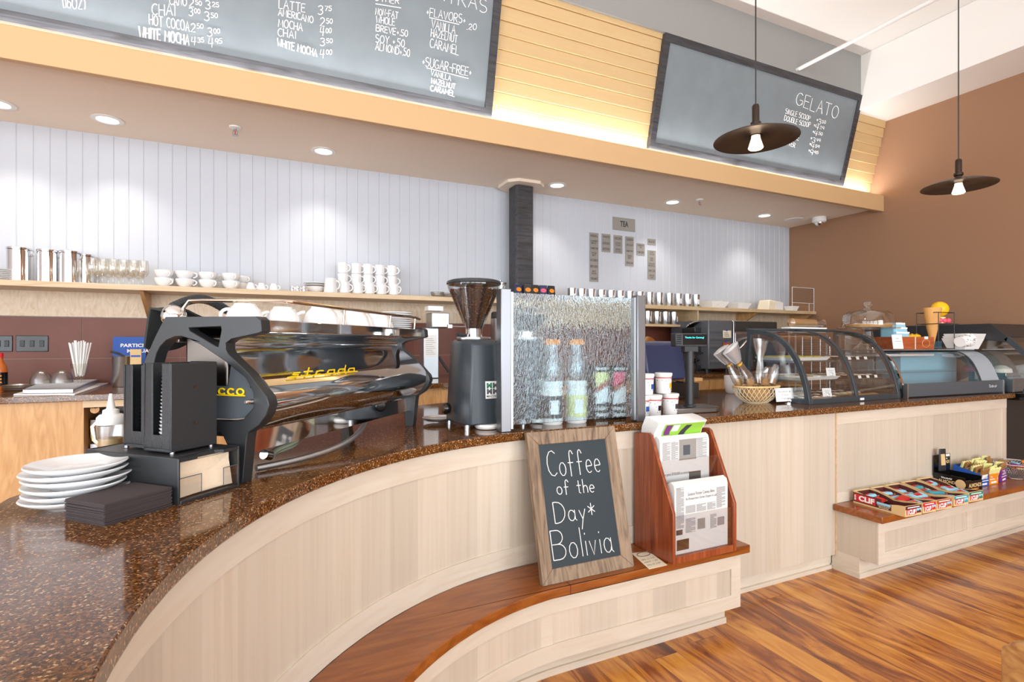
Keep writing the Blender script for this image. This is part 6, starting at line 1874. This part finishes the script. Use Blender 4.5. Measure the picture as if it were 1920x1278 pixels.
for txt, u0, v0, u1, v1, cap in (('Coffee', 1029, 893, 1127, 884, 47), ('of the', 1045, 926, 1115, 921, 27), ('Day*', 1041, 980, 1117, 970, 39), ('Bolivia', 1038, 1050, 1151, 1033, 56)):
    a = Vector(onsign(u0, v0)); c_ = Vector(onsign(u1, v1)); tt = Vector(onsign(u0, v0 - cap))
    d = c_ - a
    mb = MB(); chalked(mb, txt, (a.x, .0112, a.y), (d.x / d.length, 0, d.y / d.length), (-.03, 0, 1), d.length, (tt - a).length, .0019, jitter=.02)
    mb.build('chalk_lettering', chalk, sg)
under(kid(sg, 'slate'), 'chalk_lettering')
# flat price slip
c4 = [onz(u, v, ZBN + .0005) for u, v in ((1217, 1067), (1251, 1059), (1216, 1033), (1184, 1037))]
o = thing('price_slip', 'cream printed price slip lying flat between the sign and the newspaper rack', 'card', c4[0])
MB().hexa([q_ - c4[0] for q_ in c4], [q_ - c4[0] + Vector((0, 0, .0012)) for q_ in c4]).build('slip', cream_card, o)
ux_ = (c4[1] - c4[0]).normalized(); uy_ = (c4[3] - c4[0]).normalized(); wd = (c4[1] - c4[0]).length; ht = (c4[3] - c4[0]).length
mb = MB()
mb.tube([ux_ * (wd * (.5 + .36 * math.cos(a))) + uy_ * (ht * (.80 + .12 * math.sin(a))) + Vector((0, 0, .0016)) for a in [2 * PI * i / 24 for i in range(24)]], .0014, 5, closed=True)
mb.build('oval_emblem', bronze, o)
mb = MB()
for k_, s_ in enumerate(('BIG 12 OZ', 'HOT 1.75', 'FILL IT 2.00')): printed(mb, s_, ux_ * (wd * .12) + uy_ * (ht * (.48 - .16 * k_)) + Vector((0, 0, .0016)), ux_, uy_, wd * .7, ht * .06)
mb.build('print', ink, o)

# newspaper rack
rw = onz(1382, 1033, ZBN).x - 1.617
rk0 = Vector((1.617, 1.796, ZBN + .0005))
t = thing('newspaper_rack', 'tiered mahogany newspaper rack standing on the curved bench end', 'rack', rk0)
SP = [(0, 0), (0, .222), (.012, .25), (.145, .54), (.165, .55), (.265, .538), (.265, 0)]
for x in (0, rw - .016):
    MB().prism(SP, x, x + .016, 'x').build('side_panel', cherry_v, t, bev=.003)
MB().box(.016, rw - .016, .25, .265, 0, .52).build('back_panel', cherry_v, t)
MB().box(.016, rw - .016, .004, .25, 0, .03).build('base_board', cherry_v, t)
MB().box(.016, rw - .016, .085, .095, .03, .30).build('divider', cherry_v, t)
MB().box(.016, rw - .016, .165, .175, .03, .40).build('divider', cherry_v, t)
MB().box(.016, rw - .016, .010, .014, .03, .205).build('clear_front', acrylic, t)
MB().box(.016, rw - .016, .098, .102, .30, .430).build('clear_front', acrylic, t)
rx = lambda x, y, z: (rk0.x + x, rk0.y + y, rk0.z + z)
def newspaper(label, x, y, z, w, h, th, seed, pic):
    n_ = thing('newspaper', label, 'newspaper', rx(x, y, z))
    prof = [(0, 0), (0, h - .03), (.006, h - .010), (th * .5, h), (th - .006, h - .012), (th, h - .04), (th, 0)]
    MB().prism(prof, 0, w, 'x').build('folded_pages', newsprint, n_)
    rn = random.Random(seed)
    def block(mb, x0, x1, z0, z1):
        zz = z1
        while zz > z0:
            mb.box(x0, x1 - (rn.random() < .15) * (x1 - x0) * .4, -.0006, 0, zz - .0018, zz)
            zz -= .0034
    for (x0, x1, z0, z1) in pic['cols']:
        mb = MB(); block(mb, x0 * w, x1 * w, z0 * h, z1 * h)
        mb.build('text_column', mid_ink, n_)
    mb = MB()
    for s_, x0, z0, ww, hh in pic['heads']:
        printed(mb, s_, (x0 * w, -.0008, z0 * h), (1, 0, 0), (0, 0, 1), ww * w, hh * h)
    if pic['heads']: mb.build('headline', ink, n_)
    for q_, (x0, x1, z0, z1, m_) in enumerate(pic['pics']):
        MB().box(x0 * w, x1 * w, -.0007 - .0004 * q_, 0, z0 * h, z1 * h).build('photo_print', m_, n_)
    return n_
iw = rw - .032
newspaper('folded newspaper in the front tier of the mahogany rack', .030, .024, .0305, iw - .03, .315, .052, 4,
    dict(cols=[(.03, .17, .36, .93), (.2, .38, .56, .66), (.4, .58, .56, .66), (.6, .76, .56, .66), (.78, .95, .56, .86), (.2, .38, .28, .48), (.66, .78, .28, .48)],
         heads=[('Science Fiction Comes Alive', .24, .80, .50, .045), ('As Researchers Grow Organs in Lab', .2, .73, .58, .045)],
         pics=[(.04, .26, .05, .20, gun_steel), (.42, .56, .3, .45, tag_grey), (.8, .93, .3, .42, mid_ink), (.03, .14, .27, .34, ink)]))
newspaper('folded newspaper with a large photo in the middle tier of the rack', .024, .112, .0305 + .12, iw - .05, .385, .045, 9,
    dict(cols=[(.05, .2, .72, .93), (.22, .36, .72, .93), (.74, .95, .72, .95), (.04, .2, .26, .45), (.22, .38, .26, .45), (.4, .55, .26, .45)],
         heads=[('Hart gives $750,000 to schools', .04, .52, .55, .045)],
         pics=[(.38, .73, .70, .95, tag_grey), (.46, .60, .76, .88, grey_plate), (.58, .82, .26, .55, gun_steel)]))
# bundle of fanned weekly papers in the rear tier
mp_ = None
for k_ in range(14):
    f_ = k_ / 13
    if mp_ is None:
        w_ = iw - .06
        rows = [[(0, 0, 0), (w_, 0, 0)], [(0, -.004, .16), (w_, -.004, .16)], [(0, -.02, .25), (w_, -.02, .25)], [(0, -.05, .30), (w_, -.05, .30)]]
        mp_ = o = MB().sheet(rows).build('weekly_paper', paper, solid=.0042)
    else:
        o = mp_.copy(); COL.objects.link(o)
    o.location = rx(.02, .188 + .0042 * k_, .305)
    o.rotation_euler = (R(.55 * (9 - k_)), 0, 0)
    o.location.z += .012 * math.sin(f_ * PI / 2)
    tag(o, 'white weekly paper in the rear bundle of the rack' if k_ else 'front weekly paper with a green cover in the rear bundle of the rack', 'newspaper', 'weekly papers in the rear tier')
fr = [ob for ob in bpy.data.objects if ob.name == 'weekly_paper'][0]
mb = MB()
w_ = iw - .06
def onpage(x, s_):
    pts = [(0, 0), (-.004, .16), (-.02, .25), (-.05, .30)]
    i_ = 1 if s_ < .25 else 2
    z0_, z1_ = pts[i_][1], pts[i_ + 1][1]
    g = (s_ - z0_) / (z1_ - z0_)
    y_ = pts[i_][0] + (pts[i_ + 1][0] - pts[i_][0]) * g
    return (x * w_, y_ - .0045, s_)
mb.sheet([[onpage(.15, s_), onpage(.98, s_)] for s_ in (.17, .21, .25, .27, .29)]); mb.build('green_cover', lime, fr)
mb = MB(); mb.sheet([[Vector(onpage(x_, s_)) + Vector((0, -.0012, 0)) for x_ in (.18, .3)] for s_ in (.235, .25, .27, .285)]); mb.build('cover_photo', purple, fr)
mb = MB(); mb.sheet([[Vector(onpage(x_ + (s_ - .2) * 2.2, s_)) + Vector((0, -.0014, 0)) for x_ in (.42, .54)] for s_ in (.18, .215, .25, .265, .28)]); mb.build('cover_lettering', ink, fr)
mb = MB(); mb.sheet([[Vector(onpage(x_, s_)) + Vector((0, -.0012, 0)) for x_ in (.32, .46)] for s_ in (.25, .27, .285)]); mb.build('cover_panel', paper, fr)

# ---------------- snack boxes on the straight bench
def energy_bar(x, y, z, rz, m_, label):
    if 'bar' not in cproto:
        o = thing('snack_bar', label, 'snack')
        MB().hexa([(-.03, -.05, 0), (.03, -.05, 0), (.03, .05, 0), (-.03, .05, 0)], [(-.022, -.05, .018), (.022, -.05, .018), (.022, .05, .018), (-.022, .05, .018)]).build('wrapper', m_, o, bev=.006)
        MB().box(-.03, .03, -.062, -.05, .002, .008).box(-.03, .03, .05, .062, .002, .008).build('crimped_end', brown_wrap, o)
        MB().box(-.014, .014, -.022, .022, .0181, .0190).build('red_mark', red, o)
        cproto['bar'] = o
    else:
        o = dup(cproto['bar'], (0, 0, 0))
        for ch in o.children:
            if ch.name.startswith('wrapper') and ch.data.materials[0] != m_:
                ch.data = ch.data.copy(); ch.data.materials[0] = m_
    o.location = (x, y, z); o.rotation_euler = (R(random.uniform(-8, 8)), R(random.uniform(-14, 14)), rz)
    tag(o, label, 'snack', 'wrapped snack bars in the open boxes')
BWS = [(3.232, 1.748, .140, maroon, 'brown'), (3.392, 1.744, .118, red, 'red and white'), (3.528, 1.742, .140, rust, 'rust orange'), (3.708, 1.742, .140, teal, 'blue'), (3.888, 1.748, .140, green, 'green')]
for i, (x, y, w_, m_, nm) in enumerate(BWS):
    an_ = R(-4)
    b = thing('snack_bar_box', '%s open carton of snack bars, %s from the left on the bench' % (nm, ORD[i]), 'box', (x, y, ZBN + .0005), an_, 'snack bar cartons')
    d_ = .30; h_ = .066
    zf = .060
    mb = MB().box(0, w_, 0, .003, 0, zf).box(0, w_, d_ - .003, d_, 0, h_ + .008)
    for xx in (0, w_ - .003):
        mb.prism([(.003, 0), (.003, zf), (.04, zf - .004), (.09, .045), (.15, .040), (.2, .056), (.25, h_), (d_ - .003, h_ + .008), (d_ - .003, 0)], xx, xx + .003, 'x')
    mb.box(.003, w_ - .003, .003, d_ - .003, 0, .003)
    mb.build('carton', kraft, b)
    mb = MB().box(.003, w_ - .003, .003, .0042, .003, zf - .003).box(.003, w_ - .003, d_ - .0042, d_ - .003, .003, h_).box(.0042, w_ - .0042, .0042, d_ - .0042, .003, .0042)
    for xx in (.003, w_ - .0042): mb.prism([(.0042, .003), (.0042, zf - .003), (.04, zf - .007), (.09, .042), (.15, .037), (.2, .053), (.25, h_ - .003), (d_ - .0042, h_), (d_ - .0042, .003)], xx, xx + .0012, 'x')
    mb.build('inner_lining', maroon, b)
    MB().box(.003, w_ - .003, -.0008, 0, zf - .022, zf - .002).build('top_band', m_, b)
    MB().box(.012, w_ * .66, -.0012, -.0004, .010, .040).build('red_panel', red, b)
    mb = MB(); printed(mb, 'CLIF', (.030, -.0020, .0125), (1, 0, 0), (0, 0, 1), w_ * .66 - .036, .025, bold=.05); printed(mb, 'BAR', (.0265, -.0020, .0125), (0, 0, 1), (-1, 0, 0), .024, .010, bold=.03)
    mb.build('logo_lettering', paper, b)
    mb = MB().box(w_ * .68, w_ * .95, -.0010, 0, .014, .040); mb.build('scene_print', sky_blue, b)
    MB().prism([(w_ * .68, .014), (w_ * .95, .014), (w_ * .95, .022), (w_ * .87, .032), (w_ * .8, .024), (w_ * .74, .03), (w_ * .68, .02)], -.0016, -.0008, 'y').build('mountain_print', m_, b)
    MB().box(.02, w_ - .02, -.0014, 0, zf - .014, zf - .009).build('band_lettering', paper, b)
    if i == 0:      # its long side faces the photographer
        MB().box(-.0008, 0, .13, d_, .010, .064).build('side_band', maroon, b)
        MB().box(-.0014, -.0004, .165, d_ - .006, .016, .058).build('side_panel_red', red, b)
        mb = MB(); printed(mb, 'CLIF', (-.0020, d_ - .035, .021), (0, -1, 0), (0, 0, 1), .095, .032, bold=.05); printed(mb, 'BAR', (-.0020, d_ - .0185, .021), (0, 0, 1), (0, 1, 0), .032, .011, bold=.03)
        mb.build('side_logo_lettering', paper, b)
        MB().box(-.0012, 0, .075, .16, .012, .046).build('side_scene', maroon, b)
        MB().prism([(.078, .032), (.157, .032), (.157, .045), (.078, .045)], -.0016, -.0008, 'x').build('side_sky', sky_blue, b)
        mb = MB(); printed(mb, 'CHOCOLATE', (-.0020, .152, .024), (0, -1, 0), (0, 0, 1), .07, .006, bold=.02); printed(mb, 'BROWNIE', (-.0020, .144, .015), (0, -1, 0), (0, 0, 1), .055, .006, bold=.02); mb.build('flavour_lettering', cream_card, b)
    under(kid(b, 'carton'), 'top_band', 'red_panel', 'logo_lettering', 'scene_print', 'mountain_print', 'band_lettering', 'side_band', 'side_panel_red', 'side_logo_lettering', 'side_scene', 'side_sky', 'flavour_lettering')
    for j in range(4):
        yy = .085 + j * .06
        if i == 0 and j < 2: continue
        lx = w_ / 2
        X = x + math.cos(an_) * lx - math.sin(an_) * yy; Y = y + math.sin(an_) * lx + math.cos(an_) * yy
        energy_bar(X, Y, ZBN + .022 + .010 * (j % 2), an_ + R(90 + random.uniform(-20, 20)), (sky_blue, sky_blue, red, sky_blue)[(i + j) % 4] if i != 3 else (sky_blue, teal)[j % 2], 'wrapped bar, %s from the front in the %s carton' % (ORD[j], nm))

# almond display box
x, y = 4.155, 1.885
b = thing('almond_box', 'black almond display box with raised header behind the green carton', 'box', (x, y, ZBN + .0005), R(-3))
w_, d_ = .18, .19
mb = MB().box(0, w_, 0, .003, 0, .062).box(0, .003, .003, d_, 0, .085).box(w_ - .003, w_, .003, d_, 0, .085).box(0, w_, d_ - .003, d_, 0, .20).box(0, w_, 0, d_, 0, .003)
mb.build('tray', black_gloss, b)
mb = MB(); printed(mb, 'ALMONDS', (.03, -.0008, .020), (1, 0, 0), (0, 0, 1), .14, .026, bold=.03); printed(mb, 'ALMONDS', (-.0008, d_ - .03, .03), (0, -1, 0), (0, 0, 1), .11, .02, bold=.03); printed(mb, 'ALMONDS', (.07, d_ - .0042, .135), (1, 0, 0), (0, 0, 1), .10, .022, bold=.03)
mb.build('gold_lettering', kraft, b)
mb = MB(); printed(mb, 'Wonderful', (-.0008, d_ - .045, .056), (0, -1, 0), (0, 0, 1), .065, .012, bold=.02); printed(mb, 'Wonderful', (.085, d_ - .0042, .163), (1, 0, 0), (0, 0, 1), .06, .011, bold=.02)
mb.build('white_lettering', paper, b)
MB().box(.06, .14, -.0010, 0, .006, .012).build('orange_rule', orange, b)
mb = MB().at((-.001, .03, .04), ry=R(-90)); mb.lathe([(0, 0), (.03, 0), (.03, .001), (0, .001)], n=22); mb.build('round_picture', kraft, b)
MB().box(.12, .172, d_ - .0044, d_ - .003, .182, .198).build('corner_flash', paper, b)
t = thing('almond_pouch', 'black almond pouch with a gold picture leaning on the box header', 'bag', (x + .035, y + .15, ZBN + .10), R(-10))
MB().hexa([(-.03, -.006, 0), (.03, -.006, 0), (.03, .006, 0), (-.03, .006, 0)], [(-.028, -.004, .15), (.028, -.004, .15), (.028, .004, .15), (-.028, .004, .15)]).build('pouch', black_plastic, t, bev=.004)
MB().hexa([(-.018, -.0085, .04), (.02, -.0085, .04), (.02, -.006, .04), (-.018, -.006, .04)], [(-.022, -.0075, .115), (.012, -.0075, .115), (.012, -.005, .115), (-.022, -.005, .115)]).build('gold_picture', kraft, t)
for i in range(4):
    tag(MB().hexa([(-.04, -.014, 0), (.04, -.014, 0), (.04, .014, 0), (-.04, .014, 0)], [(-.034, -.004, .05), (.034, -.004, .05), (.034, .004, .05), (-.034, .004, .05)]).build('nut_pouch', black_gloss if i else smoke_plastic, bev=.004, loc=(x + .10, y + .035 + i * .034, ZBN + .004), rz=R(-6 + 4 * i)), 'small dark pouch lying in the almond box, %s from the front' % ORD[i], 'bag', 'dark pouches in the almond box')
# three narrow nut boxes with packets
pk = {}
for i, (x, nm, m_) in enumerate(((4.372, 'blue', blue), (4.495, 'orange', orange), (4.655, 'purple', purple))):
    y = 1.905
    b = thing('nut_packet_box', nm + ' narrow display box of nut packets, %s of three on the bench' % ('left', 'middle', 'right')[i], 'box', (x, y, ZBN + .0005), R((-2, -2, 8)[i]), 'narrow nut boxes')
    w_, d_ = .108, .155
    mb = MB().box(0, w_, 0, .003, 0, .085).box(0, w_, d_ - .003, d_, 0, .12).box(0, w_, .003, d_ - .003, 0, .003)
    for xx in (0, w_ - .003): mb.prism([(.003, 0), (.003, .085), (d_ - .003, .12), (d_ - .003, 0)], xx, xx + .003, 'x')
    mb.build('carton', m_, b)
    mb = MB(); printed(mb, 'TRAIL', (.032, -.0008, .066), (1, 0, 0), (0, 0, 1), .045, .012, bold=.03); printed(mb, 'ALMOND', (.016, -.0008, .048), (1, 0, 0), (0, 0, 1), .076, .014, bold=.03); mb.box(.022, .085, -.0008, 0, .008, .02); mb.box(.006, .102, -.0008, 0, .033, .038)
    mb.build('lettering', paper, b)
    an_ = R((-2, -2, 8)[i])
    for j in range(6):
        key = ('a', 'b')[(i == 1) or (j % 3 == 2)]
        if key not in pk:
            t_ = thing('nut_packet', 'x', 'snack')
            # crimped packet with a zig-zag spread top
            zz = [(-.042, 0), (.042, 0), (.046, .09)] + [(.05 - .0125 * q_, .112 - .010 * (q_ % 2)) for q_ in range(9)] + [(-.046, .09)]
            MB().prism(zz, -.007, .007, 'y').build('wrapper', brown_wrap if key == 'a' else lemon_wrap, t_, bev=.003)
            MB().box(-.036, .036, -.0082, -.0071, .015, .07).build('front_label', paper if key == 'a' else orange, t_)
            pk[key] = t_; o = t_
        else:
            o = dup(pk[key], (0, 0, 0))
        yy = .018 + j * .0225
        o.location = (x + math.cos(an_) * .054 - math.sin(an_) * yy, y + math.sin(an_) * .054 + math.cos(an_) * yy, ZBN + .012 + .008 * j)
        o.rotation_euler = (R(random.uniform(6, 22)), R(random.uniform(-8, 8)), an_ + R(random.uniform(-12, 12)))
        tag(o, 'nut packet in the %s box, %s from the front' % (nm, ORD[j]), 'snack', 'nut packets')
# round wire basket of sweets
q = Vector((4.93, 1.945, ZBN + .001))
t = thing('sweets_basket', 'round chrome wire basket of wrapped sweets at the right edge of the bench', 'basket', q)
mb = MB()
def wb(a, f_): 
    r_ = .095 + .045 * f_
    return (r_ * math.cos(a), r_ * .85 * math.sin(a), .003 + .10 * f_)
for i in range(44):
    a = 2 * PI * i / 44
    for s_ in (1, -1):
        mb.tube([wb(a + s_ * .5 * f_, f_) for f_ in (0, .33, .66, 1)], .0014, 4)
mb.build('mesh', satin_steel, t)
mb = MB()
for f_, rr in ((0, .003), (1, .004)): mb.tube([wb(2 * PI * i / 40, f_) for i in range(40)], rr, 6, closed=True)
mb.build('rim', chrome, t)
MB().tube([(-.05, -.10, .105), (0, -.118, .135), (.05, -.10, .105)], .0035, 6).build('handle', chrome, t)
MB().lathe([(0, .002), (.09, .002), (.094, .005), (0, .006)], n=24, sy=.85).build('floor_plate', satin_steel, t)
for i in range(14):
    a = i * 2.4; rr = .03 + .07 * math.sqrt(i / 14)
    m_ = (red, sky_blue, lemon_wrap, pink, brown_wrap, purple, orange)[i % 7]
    tag(MB().hexa([(-.035, -.012, 0), (.035, -.012, 0), (.035, .012, 0), (-.035, .012, 0)], [(-.03, -.008, .012), (.03, -.008, .012), (.03, .008, .012), (-.03, .008, .012)]).build('wrapped_sweet', m_, bev=.003, loc=(q.x + rr * math.cos(a), q.y + .8 * rr * math.sin(a), q.z + .055 + .0035 * i), rz=a + .6),
        'wrapped sweet in the wire basket at the right edge', 'sweet', 'wrapped sweets in the basket')

# ---------------- wooden chair cut off by the lower right corner
t = thing('cafe_chair', 'wooden chair whose rounded back corner shows at the lower right', 'chair', (1.440, .366, 0), R(-62))
rows = []
for k_ in range(7):
    z_ = .53 + .185 * k_ / 6
    rows.append([(.20 * math.sin(a) * 1.0, .21 - .08 * math.cos(a * 1.2) , z_ - .03 * (abs(a) / 1.1) ** 6 * (k_ / 6)) for a in [R(-66 + 132 * q_ / 14) for q_ in range(15)]])
MB().sheet(rows).build('backrest', stool_wood, t, solid=.026, bev=.006)
MB().prism([(-.2, -.22), (.2, -.22), (.22, .1), (.15, .2), (-.15, .2), (-.22, .1)], .44, .47).build('seat', stool_wood, t, bev=.008)
for sx_, sy_ in ((-1, -1), (1, -1), (-1, 1), (1, 1)):
    MB().rod((sx_ * .19, sy_ * .19, 0), (sx_ * .165, sy_ * .165, .445), .016, 10, r2=.02).build('leg', stool_wood, t)
for sx_ in (-1, 1):
    MB().rod((sx_ * .15, .17, .46), (sx_ * .165, .165, .58), .014, 10).build('back_post', stool_wood, t)
